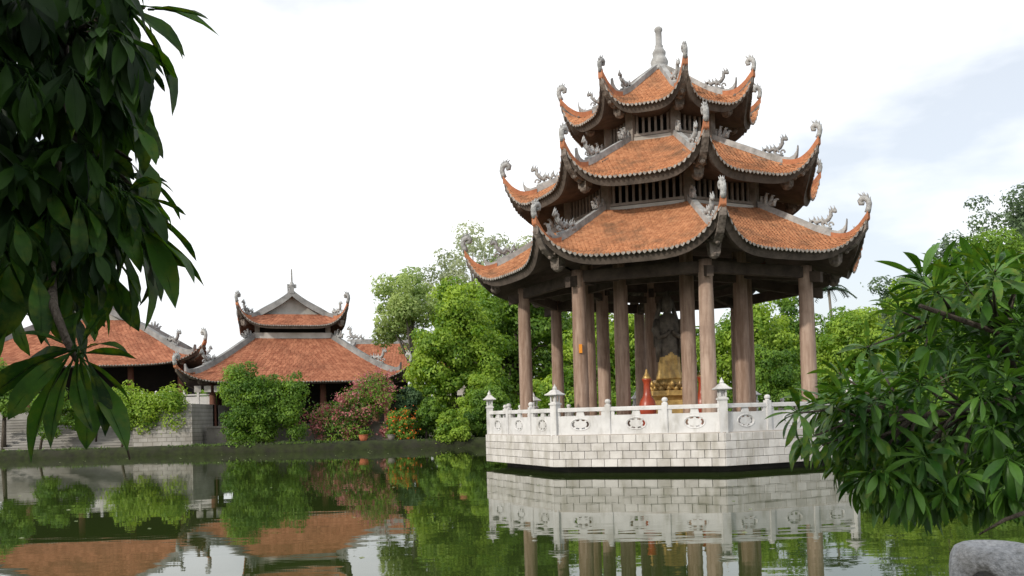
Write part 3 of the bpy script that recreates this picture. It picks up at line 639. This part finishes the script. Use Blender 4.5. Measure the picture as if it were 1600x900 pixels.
# little house seen through the trees
c = PX(752,560,82)
H4 = empty('garden_house', (c.x,82,BANK_Z), R(-15)); tag(H4, 'small orange-roofed house glimpsed through the trees left of the pavilion', 'house')
b = MB(); b.box((0,0,2.4),(7,5,4.8)); hw = b.build('wall', M['plaster'], H4)
for s in (-1,1): b = MB(); b.box((s*1.8,-2.53,2.6),(1.2,.1,1.5)); b.build('window', M['int_shade'], hw)
b = MB()
for s in (-1,1): b.grid([[Vector((x, s*3.1*(1-t), 4.7+2.2*t)) for x in (-4,4)] for t in np.linspace(0,1,5)], flip=(s > 0))
b.build('roof', M['tile_far'], H4)

# ------------------------------------------------------------------ trees and bushes
def leaf_cloud(pts, nrm, size, aspect=.55):
    n = len(pts); t = rng.normal(size=(n,3)); t -= nrm*(t*nrm).sum(1)[:,None]; t /= np.linalg.norm(t,axis=1)[:,None]
    b = np.cross(nrm,t); s = (size*rng.uniform(.6,1.35,n))[:,None]
    a = pts-t*s/2; c = pts+t*s/2; o = b*s*aspect/2; bend = nrm*s*.12
    v = np.stack([a-bend, pts+o, c-bend, pts-o],1).reshape(-1,3)
    return v
def quads_object(name, v, tint, material, parent):
    n = len(v)//4; me = bpy.data.meshes.new(name); me.vertices.add(len(v)); me.vertices.foreach_set('co', v.astype(np.float32).ravel())
    me.loops.add(n*4); me.loops.foreach_set('vertex_index', np.arange(n*4,dtype=np.int32)); me.polygons.add(n)
    me.polygons.foreach_set('loop_start', np.arange(0,n*4,4,dtype=np.int32)); me.polygons.foreach_set('loop_total', np.full(n,4,dtype=np.int32))
    at = me.attributes.new('tint','FLOAT','FACE'); at.data.foreach_set('value', tint.astype(np.float32)); me.materials.append(material); me.update(calc_edges=True)
    return link(name, me, parent)
def crown_points(c, r, nb, sub, n, jitter=.35, lower=-.9):
    # uneven lobes inside an ellipsoid, leaf clumps over each lobe, a thin shell of leaves on each clump and some stray sprays
    r = np.array(r); c = np.array(c); nl = 9; lob = []
    while len(lob) < nl:
        d = rng.normal(size=3); d /= np.linalg.norm(d)
        if d[2] < -.75: continue
        lr = rng.uniform(.28,.56); lob.append((d*(1.02-lr)*rng.uniform(.75,1.06), lr))
    lob.append((np.zeros(3), .5))
    cs = []
    while len(cs) < nb:
        q, lr = lob[rng.integers(len(lob))]; d = rng.normal(size=3); d /= np.linalg.norm(d)
        if d[2] < lower: continue
        cs.append((c+(q+d*lr*rng.uniform(.5,1.04))*r, rng.uniform(.4,1.15)*sub))
    w = np.array([s**1.7 for _,s in cs]); idx = rng.choice(len(cs), n, p=w/w.sum())
    C = np.array([q for q,_ in cs])[idx]; S = np.array([s for _,s in cs])[idx]
    d = rng.normal(size=(n,3)); d /= np.linalg.norm(d,axis=1)[:,None]
    rad = rng.uniform(.5,1.0,n)**.5; st = rng.random(n) < .10; rad[st] *= rng.uniform(1.1,1.6,st.sum())
    p = C + d*(S*rad)[:,None]*np.array([1,1,.72]); p[:,2] -= (rad*S)*.12
    nm = d*1.0 + rng.normal(size=(n,3))*.38 + np.array([0,-.15,.35]); nm /= np.linalg.norm(nm,axis=1)[:,None]
    ct = rng.random(len(cs)); tint = np.clip(ct[idx]*.55+rng.random(n)*.45,0,1)
    return p, nm, tint, cs
def tree(name, label, cat, box, depth, material, nb=46, n=9000, sub=None, leaf=.34, ground=BANK_Z, deep=None, bark='bark', trunk_px=None, group=None, trunk_r=None, jitter=.35, lower=-.9, dome=False):
    x0,y0,x1,y1 = box; a = PX((x0+x1)/2,y1,depth); t = PX((x0+x1)/2,y0,depth); l = PX(x0,(y0+y1)/2,depth); r_ = PX(x1,(y0+y1)/2,depth)
    rx = (r_.x-l.x)/2; rz = (t.z-a.z)/2; cz = (t.z+a.z)/2; ry = deep or rx*.8
    if cz-rz < ground+.05: rz = (t.z-ground-.05)/2; cz = t.z-rz
    if cat in ('bush','shrub'): dome = True
    if dome: h_ = t.z-ground; cz = ground+.36*h_; rz = .66*h_
    sub = sub or min(rx,rz)*.34
    base = Vector((PX(trunk_px,y1,depth).x if trunk_px else (l.x+r_.x)/2, depth, ground))
    root = empty(name, base); tag(root, label, cat, group)
    c = (0 if trunk_px is None else (l.x+r_.x)/2-base.x, 0, cz-ground)
    p, nm, tint, cs = crown_points(c, (max(rx*1.06-sub*.2,.2),max(ry-sub*.2,.2),max(rz*1.06-sub*.2,.2)), int(nb*1.3), sub, int(n*1.35), jitter, lower)
    k_ = p[:,2] > (-.25 if depth < 54.3 else .04); p, nm, tint = p[k_], nm[k_], tint[k_]
    tb = MB(); h = c[2]; tr = trunk_r or max(.05, rx*.07)
    tb.tube([(0,0,-.1),(c[0]*.1+tr*.3,0,h*.35),(c[0]*.5,tr*.5,h*.7),(c[0],0,h+rz*.3)], [tr*1.25,tr,tr*.8,tr*.3], 9)
    for q,_ in [cs[i] for i in range(0,len(cs),max(1,len(cs)//16))]:
        s0 = Vector((c[0]*.5,0,h*random.uniform(.5,.85))); e = Vector(q); mid = s0.lerp(e,.5)+Vector((0,0,.12*rz))
        tb.tube([s0,mid,e], [tr*.42,tr*.26,tr*.08], 6)
    tb.build('trunk', M[bark], root, True)
    quads_object('crown', leaf_cloud(p,nm,leaf*.9), tint, M[material], root)
    return root, p
tree('feathery_tree','airy pale green tree with loose feathery crown right of the gate hall','tree',(574,385,700,600),66,'g_pale',44,7500,leaf=.30,bark='bark_pale',trunk_px=650,jitter=.1,sub=1.0)
tree('tall_tree','tall thin grey-green tree rising against the white sky behind the other trees','tree',(650,330,850,560),76,'g_olive',44,6000,leaf=.34,bark='bark_pale',trunk_px=745,jitter=.1,sub=1.3)
tree('broad_tree','bright yellow-green leafy tree leaning over the bank left of the pavilion','tree',(630,440,785,700),58,'g_bright',110,24000,leaf=.27,sub=.95)
tree('broad_tree','mid-green tree directly behind the left end of the pavilion','tree',(700,395,915,690),65,'g_mid',110,24000,leaf=.33,sub=1.25)
tree('broad_tree','dense green tree seen between the columns left of the statue','tree',(845,462,1030,700),61,'g_bright',90,18000,leaf=.30,sub=1.05)
tree('broad_tree','green tree seen behind the statue','tree',(975,486,1120,700),67,'g_mid',80,14000,leaf=.33,sub=1.0)
tree('broad_tree','bright green tree seen between the right-hand columns','tree',(1085,436,1262,690),62,'g_bright',100,20000,leaf=.30,sub=1.05)
tree('broad_tree','yellow-green tree filling the gap behind the leaning bright tree','tree',(655,425,830,700),71,'g_bright',110,20000,leaf=.34,sub=1.2)
tree('broad_tree','tall green tree behind the roof corner at the left of the pavilion','tree',(770,412,960,700),72,'g_bright',110,20000,leaf=.34,sub=1.2)
tree('broad_tree','green tree far behind the middle columns of the pavilion','tree',(890,470,1110,700),74,'g_mid',100,18000,leaf=.36,sub=1.2)
tree('broad_tree','green tree between the last two columns, beyond the bright one','tree',(1150,452,1290,700),68,'g_mid',90,16000,leaf=.33,sub=1.1)
tree('broad_tree','light green tree low behind the rounded bright tree at right','tree',(1240,484,1400,700),70,'g_bright',90,16000,leaf=.33,sub=1.1)
tree('bank_shrub','leafy green shrub at the water edge under the leaning bright tree','shrub',(690,585,800,704),54.6,'g_bright',60,12000,leaf=.2,sub=.6)
tree('broad_tree','soft green tree between the light green tree and the right picture edge','tree',(1470,335,1700,640),74,'g_mid',120,22000,leaf=.36,sub=1.5)
tree('garden_shrub','rounded mid-green shrub on the far bank behind the right of the platform','shrub',(1150,528,1300,690),56,'g_mid',80,15000,leaf=.22,sub=.7)
tree('garden_shrub','green shrub on the bank behind the middle of the platform','shrub',(980,570,1170,700),55,'g_mid',80,13000,leaf=.24,sub=.7)
tree('garden_shrub','green shrub on the bank seen left of the statue between columns','shrub',(800,560,1000,700),55.5,'g_bright',90,15000,leaf=.24,sub=.7)
tree('broad_tree','rounded bright green tree right of the last column','tree',(1255,470,1440,690),60,'g_bright',110,24000,leaf=.27,sub=.9)
tree('broad_tree','medium green tree below the palm, behind the rounded bright tree','tree',(1312,398,1490,640),78,'g_haze',80,13000,leaf=.40,sub=1.4)
tree('tall_tree','tall dark green tree at the right edge of the picture','tree',(1438,262,1740,640),84,'g_haze',130,24000,leaf=.42,sub=1.8)
tree('broad_tree','light green tree in front of the tall dark tree at right','tree',(1375,366,1570,690),66,'g_bright',110,22000,leaf=.32,sub=1.2)
tree('broad_tree','leafy green tree low behind the glossy shrub at far right','tree',(1490,410,1720,700),62,'g_mid',100,18000,leaf=.34,sub=1.2)
tree('garden_shrub','broad green shrub at the water edge behind the glossy shrub','shrub',(1290,590,1520,710),54.5,'g_mid',80,14000,leaf=.24,sub=.75)
RBUSH = tree('round_bush','dense round bright green bush in front of the gate hall','bush',(310,562,490,704),53.4,'g_mid',150,24000,leaf=.18,trunk_px=410,deep=1.7,sub=.72,jitter=.55)
tree('drooping_tree','small light green drooping tree in front of the stone stairs','tree',(170,574,290,692),54.2,'g_bright',70,11000,leaf=.18,trunk_px=190,trunk_r=.07,deep=1.3)
tree('drooping_tree','low green bush before the stairs, nearly hidden by the dark leaves','tree',(40,606,150,690),54.0,'g_mid',50,8000,leaf=.18,trunk_px=62,trunk_r=.07,deep=1.2)
tree('drooping_tree','green bush at the left picture edge behind the dark leaves','tree',(-40,560,55,676),55,'g_mid',40,6000,leaf=.22,trunk_px=5,deep=1.4)
tree('dark_bush','dark blue-green rounded conifer bush right of the pink flowers','bush',(605,594,668,664),56,'g_blue',36,6500,leaf=.17)
tree('bank_shrub','bright green shrub hanging over the water left of the platform','shrub',(676,640,738,702),52.4,'g_bright',40,6500,leaf=.17,deep=.8,ground=.35)
tree('bank_shrub','mid-green shrub on the bank touching the platform corner','shrub',(722,596,800,702),54,'g_mid',40,7500,leaf=.2,ground=.35)
tree('bank_shrub','small olive shrub between the dark conifer and the bright tree','shrub',(640,606,690,690),55,'g_mid',34,5000,leaf=.19)
def flowering(name, label, cat, box, depth, fmat, gmat, nf, ng, size):
    root, p = tree(name, label, cat, box, depth, gmat, 40, ng, leaf=size, deep=1.3)
    k = rng.choice(len(p), nf); q = p[k] + rng.normal(size=(nf,3))*.10; q[:,1] -= .12; q[:,2] = np.maximum(q[:,2],.1)
    # blossoms come in clusters
    cl_ = q[rng.choice(nf,170)]; d = rng.normal(size=(nf,3)); q = cl_[rng.integers(0,170,nf)] + d*np.array([.34,.26,.30])*rng.random(nf)[:,None]
    q[:,2] = np.maximum(q[:,2],.1)
    nm = rng.normal(size=(nf,3)); nm[:,1] -= .6; nm /= np.linalg.norm(nm,axis=1)[:,None]
    quads_object('blossoms', leaf_cloud(q,nm,size*.8,.9), rng.random(nf), M[fmat], root)
flowering('bougainvillea','sprawling bougainvillea bush covered in pink blossom beside the round bush','bush',(462,580,632,700),54.9,'pink','g_mid',7500,8500,.15)
flowering('flower_bush','small bush with orange flowers right of the bougainvillea','bush',(598,624,655,694),53.9,'orange','g_mid',420,5000,.14)
for px, dp, s, lb, mt in ((568,53.2,.55,'round terracotta pot below the pink bougainvillea','terracotta'),(612,53.4,.5,'small grey stone planter below the orange flowers','old_wall')):
    p = PX(px,690,dp); e = empty('flower_pot', (p.x,dp,BANK_Z+.0)); tag(e, lb, 'pot')
    b = MB(); b.lathe([(.30*s,0),(.42*s,.2*s),(.52*s,.5*s),(.5*s,.62*s),(.56*s,.66*s),(.56*s,.72*s),(.46*s,.72*s),(.42*s,.6*s)], 18); b.build('pot', M[mt], e, True)
    n = 500; d = rng.normal(size=(n,3)); d /= np.linalg.norm(d,axis=1)[:,None]; pts = d*rng.uniform(.3,1,n)[:,None]*np.array([.55,.5,.35])*s+np.array([0,0,.95*s])
    quads_object('plant', leaf_cloud(pts,d,.16), rng.random(n), M['g_mid'], e)
# unseen tree added on the near bank behind the viewpoint to shade the foreground leaves
for k,(x,y,h,rr_,lb) in enumerate(((-8.5,-7.5,4.6,4.2,'unseen tree added behind the viewpoint at left to shade the near leaves'),)):
    root = empty('shade_blocker_tree', (x,y,.34)); tag(root, lb, 'tree'); p, nm, tint, cs = crown_points((0,0,h), (rr_,rr_,3.4), 120, 1.1, 16000)
    p[:,2] = np.maximum(p[:,2],.1); b = MB(); b.tube([(0,0,-.1),(.1,0,h*.5),(0,.1,h)], [.35,.26,.12], 10)
    for q,_ in cs[::10]: b.tube([(0,0,h*.6),tuple(q)], [.09,.03], 6)
    b.build('trunk', M['bark'], root, True); quads_object('crown', leaf_cloud(p,nm,.36), tint, M['g_dark'], root)
# palm
p = PX(1299,480,84); pr = empty('palm_tree', (p.x,84,BANK_Z)); tag(pr, 'slender palm tree against the sky right of the pavilion', 'palm')
ht = PX(1297,452,84).z-BANK_Z
b = MB(); b.tube([(0,0,-.1),(.1,0,ht*.4),(.0,0,ht*.75),(-.2,0,ht)], [.24,.17,.14,.12], 9); b.build('trunk', M['bark_pale'], pr, True)
for i in range(15):
    a = i*2.4; e = Vector((math.cos(a),math.sin(a),0)); L_ = random.uniform(1.8,2.5); rise = random.uniform(.2,1.0)
    b = MB(); sp = [Vector((-.2,0,ht))+e*L_*t+Vector((0,0,rise*math.sin(t*2.2)-1.1*t*t)) for t in np.linspace(0,1,9)]; b.tube(sp, .025, 4)
    sv = Vector((-e.y,e.x,0))
    for j in range(1,9):
        for s in (-1,1):
            for q in (0,.5):
                o = sp[j].lerp(sp[max(j-1,0)],q); tip = o+sv*s*.42+e*.18+Vector((0,0,-.22)); b.add([o-e*.09,o+e*.09,tip],[(0,1,2)])
    b.build('frond', M['g_dark'], pr)
# far wood closing the horizon, and grass on the bank edge
n = 60000; xs_ = rng.uniform(-150,150,n); hh = 5.0+1.6*np.sin(xs_*.13)+1.2*np.sin(xs_*.41+2); pts = np.stack([xs_, 128+rng.uniform(-6,6,n), .5+np.abs(hh)*rng.uniform(0,1,n)**.7],1)
nm = rng.normal(size=(n,3)); nm[:,1] -= .5; nm[:,2] += .5; nm /= np.linalg.norm(nm,axis=1)[:,None]
tag(quads_object('distant_wood', leaf_cloud(pts,nm,1.0), rng.random(n), M['g_mid'], None), 'continuous line of trees far behind the gardens', 'woods', kind='stuff')
n = 26000; xs_ = rng.uniform(PX(640,650,57).x,44,n); hh = 1.5+.5*np.sin(xs_*.9)+.5*np.sin(xs_*2.3+1)+rng.normal(size=n)*.2
pts = np.stack([xs_, 56.5+rng.uniform(-1.5,3,n), .5+np.abs(hh)*rng.uniform(0,1,n)**.6],1); nm = rng.normal(size=(n,3)); nm[:,1] -= .4; nm[:,2] += .6; nm /= np.linalg.norm(nm,axis=1)[:,None]
tag(quads_object('undergrowth', leaf_cloud(pts,nm,.26), rng.random(n), M['g_mid'], None), 'low tangled green undergrowth along the bank below the trees', 'undergrowth', kind='stuff')
n = 6500; x_ = rng.uniform(-48,48,n); keep = (np.sin(x_*.9)+np.sin(x_*.37+1)+rng.normal(size=n)*.6) > .2; x_ = x_[keep]; n = len(x_)
bt = np.stack([x_, BANK_Y+rng.uniform(.02,.6,n), rng.uniform(.46,.52,n)],1); ht_ = rng.uniform(.03,.12,n)*(1+.8*np.sin(x_*1.7)**2); ln_ = rng.normal(size=(n,2))*.07
v = np.stack([bt+np.array([-.03,0,0]), bt+np.array([.03,0,0]), bt+np.stack([ln_[:,0]+.012,ln_[:,1],ht_],1), bt+np.stack([ln_[:,0]-.012,ln_[:,1],ht_],1)],1).reshape(-1,3)
tag(quads_object('bank_grass', v, rng.random(n), M['grass'], None), 'short green grass along the top of the far bank', 'grass', kind='stuff')

n = 90; fx = np.concatenate([rng.uniform(-14,12,50), rng.uniform(-24,0,40)]); fy = np.concatenate([rng.uniform(9,26,50), rng.uniform(40,51.5,40)])
nm = np.tile(np.array([0.0,0.0,1.0]),(n,1)); pf = np.stack([fx,fy,np.full(n,.012)],1)
tag(quads_object('floating_leaves', leaf_cloud(pf,nm,.09,.5), rng.random(n), M['g_olive'], None), 'small fallen leaves floating scattered on the pond', 'leaves', kind='stuff')
# ------------------------------------------------------------------ foreground leaves
def leaf_mesh(name, ln, wd, m, bend, fold, wave, obov=.62, nseg=9):
    b = MB(); rows = []
    ts = np.linspace(0,1,nseg)
    for t in ts:
        wv = wd*.5*(math.sin(math.pi*min(1,max(0,t**(math.log(.5)/math.log(obov)))))**.85)*(1 if t < .97 else .4)+.0015
        ang = bend*t; x = ln*(math.sin(ang)/bend if abs(bend) > 1e-3 else t)*1.0; z = -ln*(1-math.cos(ang))/bend if abs(bend) > 1e-3 else 0
        row = []
        for q in (-1,-.55,0,.55,1):
            yy = q*wv; zz = z + abs(q)*wv*fold + wave*wv*math.sin(t*11+q*1.3)*abs(q)
            row.append(Vector((x, yy, zz)))
        rows.append(row)
    b.grid(rows)
    b.tube([(-ln*.10,0,.004*ln),(0,0,0)], .016*ln, 5)
    b.tube([rows[i][2]+Vector((0,0,.004*ln)) for i in (0,3,6,8)], [.011*ln,.009*ln,.006*ln,.002*ln], 4, cap=False)
    return b.mesh(name, m, True)
def orient(d, roll):
    x = d.normalized(); up = Vector((0,0,1)); y = up.cross(x)
    if y.length < 1e-3: y = Vector((0,1,0))
    y.normalize(); z = x.cross(y); Mx = Matrix((x,y,z)).transposed()
    return Mx @ Matrix.Rotation(roll,3,'X')
def leafy(root, parent, stations, meshes, masses, limit=300, name='leaf', massmat=None):
    """stations: list of (position, direction, roll, scale, variant, priority) -> leaf objects for the largest, one joined part for the rest"""
    st = sorted(stations, key=lambda s: -s[5]); big = st[:limit]; rest = st[limit:]
    for p, d, roll, sc, k, _ in big:
        o = link(name, meshes[k%len(meshes)], parent); o.matrix_local = Matrix.Translation(p) @ orient(d,roll).to_4x4() @ Matrix.Scale(sc,4)
    if rest:
        vs, fs, tn, off = [], [], [], 0
        data = []
        for me in meshes:
            co = np.zeros(len(me.vertices)*3); me.vertices.foreach_get('co',co); data.append((co.reshape(-1,3), [tuple(pp.vertices) for pp in me.polygons]))
        for p, d, roll, sc, k, _ in rest:
            co, fc = data[k%len(meshes)]; mm = np.array(orient(d,roll))*sc; vs.append(co@mm.T+np.array(p)); fs += [tuple(i+off for i in f) for f in fc]; off += len(co); tn += [random.random()]*len(fc)
        me = bpy.data.meshes.new('leaf_mass'); me.from_pydata(np.concatenate(vs).tolist(), [], fs); me.materials.append(massmat)
        at = me.attributes.new('tint','FLOAT','FACE'); at.data.foreach_set('value', np.array(tn,dtype=np.float32)); me.shade_smooth()
        tag(link('leaf_mass', me, parent), kind='stuff')
def rosette(p, axis, n, ln, droop, spread=1.0, pr=1.0, nv=6):
    out = []; ax = axis.normalized(); t1 = ax.orthogonal().normalized(); t2 = ax.cross(t1); ph = random.random()*6
    for i in range(n):
        a = ph+i*2.4; out_ = (t1*math.cos(a)+t2*math.sin(a)); k = i/n
        d = ax*(.15+.9*(1-k)**1.5)+out_*spread*(.7+.5*k)+Vector((0,0,-droop*(.5+.7*random.random())))
        st = p - ax*ln*.28*k + out_*.01
        out.append((st, d, random.uniform(-.7,.7), ln*random.uniform(.75,1.2), random.randrange(nv), pr*random.uniform(.8,1.2)))
    return out
# --- left tree: dark broad drooping leaves, trunk out of frame to the left
LT = empty('leaf_tree', (-3.6,1.6,.34)); tag(LT, 'dark broad-leaved tree hanging its long leaves over the upper left', 'tree')
org = LT.location.copy()
def loc(x,y,d): return PX(x,y,d)-org
lm = [leaf_mesh('leaf', 1.0, w_, M['leaf_left'], b_, f_, wv_, .60) for w_,b_,f_,wv_ in ((.25,.5,.30,.10),(.29,.8,.2,.14),(.22,.3,.4,.08),(.28,1.1,.2,.2),(.26,.65,.4,.12),(.23,.95,.25,.16))]
stn = []; tw = MB(); inner = []
def pleaf(x0,y0,x1,y1,dp,roll=None,pr=2.0):      # one leaf from its base pixel to its tip pixel
    a_ = loc(x0,y0,dp); b_ = loc(x1,y1,dp+random.uniform(-.12,.12)); d_ = b_-a_
    stn.append((a_, d_+Vector((0,0,d_.length*.12)), random.uniform(-.9,.9) if roll is None else roll, d_.length*1.06, random.randrange(6), pr))
# leaves that draw the outline against the sky and the halls
for q in ((228,10,343,32),(222,22,302,70),(215,30,303,158),(188,75,284,208),(205,150,250,238),(200,165,248,262),(180,150,232,215),(205,255,248,300),(232,310,290,330),(228,318,270,372),(200,340,318,438),(190,345,292,492),(205,380,300,410),(175,360,240,500),(225,385,262,470),(160,365,165,515),(130,350,175,470),(200,300,252,262),
          (125,400,190,470),(90,420,60,530),(75,425,20,535),(95,420,100,500),(60,410,-20,500),(30,330,10,470),(55,330,20,440),(20,400,-15,470),(80,400,35,505),(110,410,130,500),(215,90,262,140),(205,120,240,205),(195,40,250,110),(212,200,245,225),(180,300,230,420),(150,380,215,480),(120,425,150,505),(140,430,118,520),(165,420,205,505),(150,440,178,520),(60,440,70,530),(30,450,5,545),(178,400,225,470),(230,330,312,395),(215,345,285,440),(225,360,318,425),(205,365,262,455),(240,322,285,352),(195,60,290,120),(205,180,262,235),(210,235,262,290),(240,15,320,25),(190,10,285,60)): pleaf(*q, random.uniform(2.3,2.7))
for i in range(26):
    x = random.uniform(-20,120); y = random.uniform(395,470); pleaf(x,y,x+random.uniform(-70,50),y+random.uniform(50,95), random.uniform(2.2,2.7), None, 1.6)
# the lone rosette lower down
for q in ((112,545,-10,575),(112,550,0,640),(108,555,22,705),(115,560,60,690),(125,560,150,690),(128,560,205,622),(130,552,215,560),(132,545,190,520),(118,540,95,470),(128,540,160,475),(105,540,40,510),(135,560,178,668),(110,548,-30,600),(122,556,105,660),(130,565,200,690)): pleaf(*q, random.uniform(1.95,2.25))
hub = [(-150,-60,2.6),(30,-40,2.6),(100,60,2.7),(95,200,2.75),(85,320,2.7),(80,420,2.4)]
for x,y,dp in ((225,12,2.55),(205,60,2.5),(200,150,2.5),(205,250,2.6),(225,310,2.6),(195,345,2.5),(165,362,2.4),(120,400,2.3),(85,422,2.25)):
    p = loc(x,y,dp); s0 = loc(*min(hub, key=lambda h: (h[0]-x)**2+(h[1]-y+40)**2)); tw.tube([s0, s0.lerp(p,.5)+Vector((0,0,.02)), p], [.011,.008,.005], 6)
    if x > 180: stn += rosette(loc(x-45,y-5,dp+.1), Vector((.4,-.2,-.5)), 9, .20, .7, .7, 1.5)
for i in range(len(hub)-1): tw.tube([loc(*hub[i]), loc(*hub[i+1])], [.022-.003*i,.019-.003*i], 7)
tw.tube([loc(80,420,2.4), loc(84,480,2.15), loc(105,535,2.1), loc(120,565,2.15)], [.013,.011,.010,.006], 7)
for q in ((150,690),(203,718),(190,650)):       # thin bare twigs under the last rosette
    tw.tube([loc(122,570,2.2), loc((122+q[0])/2+18,630,2.25), loc(q[0],q[1],2.3)], [.006,.005,.0025], 5)
for i in range(34):        # drooping fans along the lower edge of the mass
    t_ = random.random(); x = 10+220*t_+random.uniform(-20,15); y = 395-75*t_+random.uniform(-55,12)
    stn += rosette(loc(x,y,random.uniform(2.3,2.7)), Vector((.45+.5*t_,-.2,-.55)), 8, random.uniform(.12,.20), .8, .6, 1.2)
# dense mass filling the upper-left corner
for i in range(270):
    x = random.uniform(-170,195); y = random.uniform(-120,400)
    if x > 195-.16*max(0,y-150): continue
    dp = random.uniform(2.2,3.4); inner += rosette(loc(x,y,dp), Vector((random.uniform(-.2,.7),random.uniform(-.8,.3),random.uniform(-.9,.1))), 10, random.uniform(.11,.21), .8, .75, .9-.05*dp)
# unseen rest of the crown, above and behind the viewpoint, shaped to shade the leaves
for i in range(420):
    d = rng.normal(size=3); d /= np.linalg.norm(d); r_ = rng.uniform(.45,1)
    q = Vector((-3.2+d[0]*3.4*r_, -.8+d[1]*3.4*r_, 4.1+d[2]*1.8*r_))
    if q.y > .2 and q.x > -.62*q.y-.9: continue
    inner += rosette(q-org, Vector((d[0],d[1],d[2]*.5-.2)), 10, .30, .6, .9, .1)
trk = MB(); trk.tube([(0,0,-.25),(.08,-.05,.9),(-.05,.1,2.0),(.25,-.1,3.2),(.6,-.4,4.4)], [.24,.19,.16,.12,.06], 12)
for q in ((1.2,-1.6,4.2),(-1.6,-1.4,4.4),(1.8,.2,3.4),(-1.2,1.0,3.6),(.4,-3.0,4.0),(2.2,-2.4,4.6)): trk.tube([(.1,0,2.4),(q[0]*.5,q[1]*.5,q[2]*.85),q], [.09,.06,.025], 8)
trk.tube([(.0,.05,1.6), tuple(loc(-320,30,2.0)), tuple(loc(*hub[0]))], [.08,.06,.035], 8)
crown = trk.build('trunk', M['bark'], LT, True); twg = tw.build('twigs', M['bark'], LT, True)
leafy(LT, twg, stn+inner, lm, None, 300, 'leaf', M['leaf_left_t'])
# --- right shrub: glossy lance leaves
RS = empty('glossy_shrub', (3.9,3.05,.34)); tag(RS, 'glossy green shrub with long pointed leaves leaning in from the right', 'shrub')
org = RS.location.copy()
rm = [leaf_mesh('leaf', 1.0, w_, M['leaf_right'], b_, f_, .02, .58) for w_,b_,f_ in ((.21,.5,.3),(.25,.8,.2),(.18,.25,.35),(.24,1.05,.2),(.22,.6,.4),(.20,.9,.28))]
stn = []; tw = MB(); hubs = [(1700,600,4.4),(1600,620,4.3),(1520,640,4.2),(1430,650,4.1),(1560,520,4.5),(1490,490,4.4)]
outline = [(1232,650),(1262,610),(1300,560),(1345,520),(1392,462),(1438,470),(1450,430),(1500,420),(1545,400),(1592,395),(1250,690),(1275,700),(1300,730),(1350,745),(1400,740),(1440,700),(1480,770),(1330,640),(1290,640),(1380,590),(1420,560),(1350,690),(1300,600)]
def sh(x,y,dp,n,ln,pr):
    p = loc(x,y,dp); hx_,hy_,hd_ = min(hubs, key=lambda h: (h[0]-x-60)**2+(h[1]-y)**2); s0 = loc(hx_,hy_,hd_)
    ax = (p-s0).normalized()*.7+Vector((random.uniform(-.5,.2),random.uniform(-.6,.2),random.uniform(.4,1.2) if y < 640 else random.uniform(-.3,.4)))
    if pr > 1 or random.random() < .12: tw.tube([s0, s0.lerp(p,.5)+Vector((0,random.uniform(-.05,.15),random.uniform(-.06,.06))), p], [.010,.007,.004], 6)
    return rosette(p, ax, n, ln*random.uniform(.75,1.15), .15 if y < 600 else .42, random.uniform(.5,1.0), pr)
for x,y in outline: stn += sh(x+10,y+(22 if y < 620 else -4),random.uniform(3.7,4.3),13,.155,1.4)
for i in range(195):
    x = random.uniform(1300,1690); lo = 475+max(0,(1440-x))*1.05; hi = 775 if x > 1340 else 690
    y = random.uniform(lo,hi); stn += sh(x,y,random.uniform(3.8,5.0),11,.155,.7)
for i in range(40):
    x = random.uniform(1440,1700); y = random.uniform(415,540); stn += sh(x,y,random.uniform(4.2,5.2),11,.20,.6)
for i in range(34): stn += sh(random.uniform(1420,1680),random.uniform(690,800),random.uniform(3.7,4.6),11,.165,.75)
for i in range(len(hubs)-3): tw.tube([loc(*hubs[i]), loc(*hubs[i+1])], [.032-.006*i,.026-.006*i], 8)
tw.tube([loc(1600,620,4.3), loc(*hubs[4]), loc(1438,478,3.75)], [.024,.018,.010], 8); tw.tube([loc(1610,798,3.7), loc(1570,812,3.7), loc(1530,835,3.75)], [.012,.009,.004], 6)
tk = MB(); tk.tube([(0,0,-.25),(-.05,.3,.4),(.0,.8,.9), tuple(loc(*hubs[0]))], [.08,.07,.06,.035], 10); tk.build('trunk', M['bark'], RS, True)
tk2 = tw.build('twigs', M['bark'], RS, True)
leafy(RS, tk2, stn, rm, None, 300, 'leaf', M['leaf_right_t'])
# --- granite post at the lower right
p = PX(1553,870,2.72); GP = empty('granite_post', (p.x,2.72,.34)); tag(GP, 'round-topped speckled granite post at the lower right corner', 'post')
topz = PX(1553,850,2.72).z-.34; rr = .128
def post_body():
    bm = bmesh.new(); prof = [(rr*1.0,0),(rr*1.0,topz*.5),(rr*1.0,topz-.07),(rr*.965,topz-.035),(rr*.87,topz-.010),(rr*.72,topz),(rr*.56,topz-.002),(rr*.46,topz-.014),(rr*.2,topz-.018),(0.0005,topz-.018)]
    mb = MB(); mb.lathe(prof, 48); me = mb.mesh('post_body', M['granite'], True); o = link('post_body', me)
    for k, a in enumerate((R(229),R(-44))):
        cm = MB(); e = Vector((math.cos(a),math.sin(a),0)); c0 = e*rr*.5+Vector((0,0,topz-.108)); cm.tube([c0, c0+e*.2], .042, 24); cm.box(c0+e*.1+Vector((0,0,-.06)), (.2,.084,.12), Matrix.Rotation(a,3,'Z'))
        co = link('cutter', cm.mesh('cutter', M['granite'])); md = o.modifiers.new('b','BOOLEAN'); md.operation = 'DIFFERENCE'; md.object = co; md.solver = 'EXACT'; md.use_self = True
    dg = bpy.context.evaluated_depsgraph_get(); me2 = bpy.data.meshes.new_from_object(o.evaluated_get(dg)); me2.name = 'post_body'
    for md in o.modifiers: bpy.data.objects.remove(md.object) if md.object else None
    bpy.data.objects.remove(o); return me2
link('post_body', post_body(), GP)
b = MB(); b.lathe([(rr*1.35,-.05),(rr*1.35,.06),(rr*1.2,.09),(rr*.98,.10)], 32); b.build('post_foot', M['granite'], GP, True)
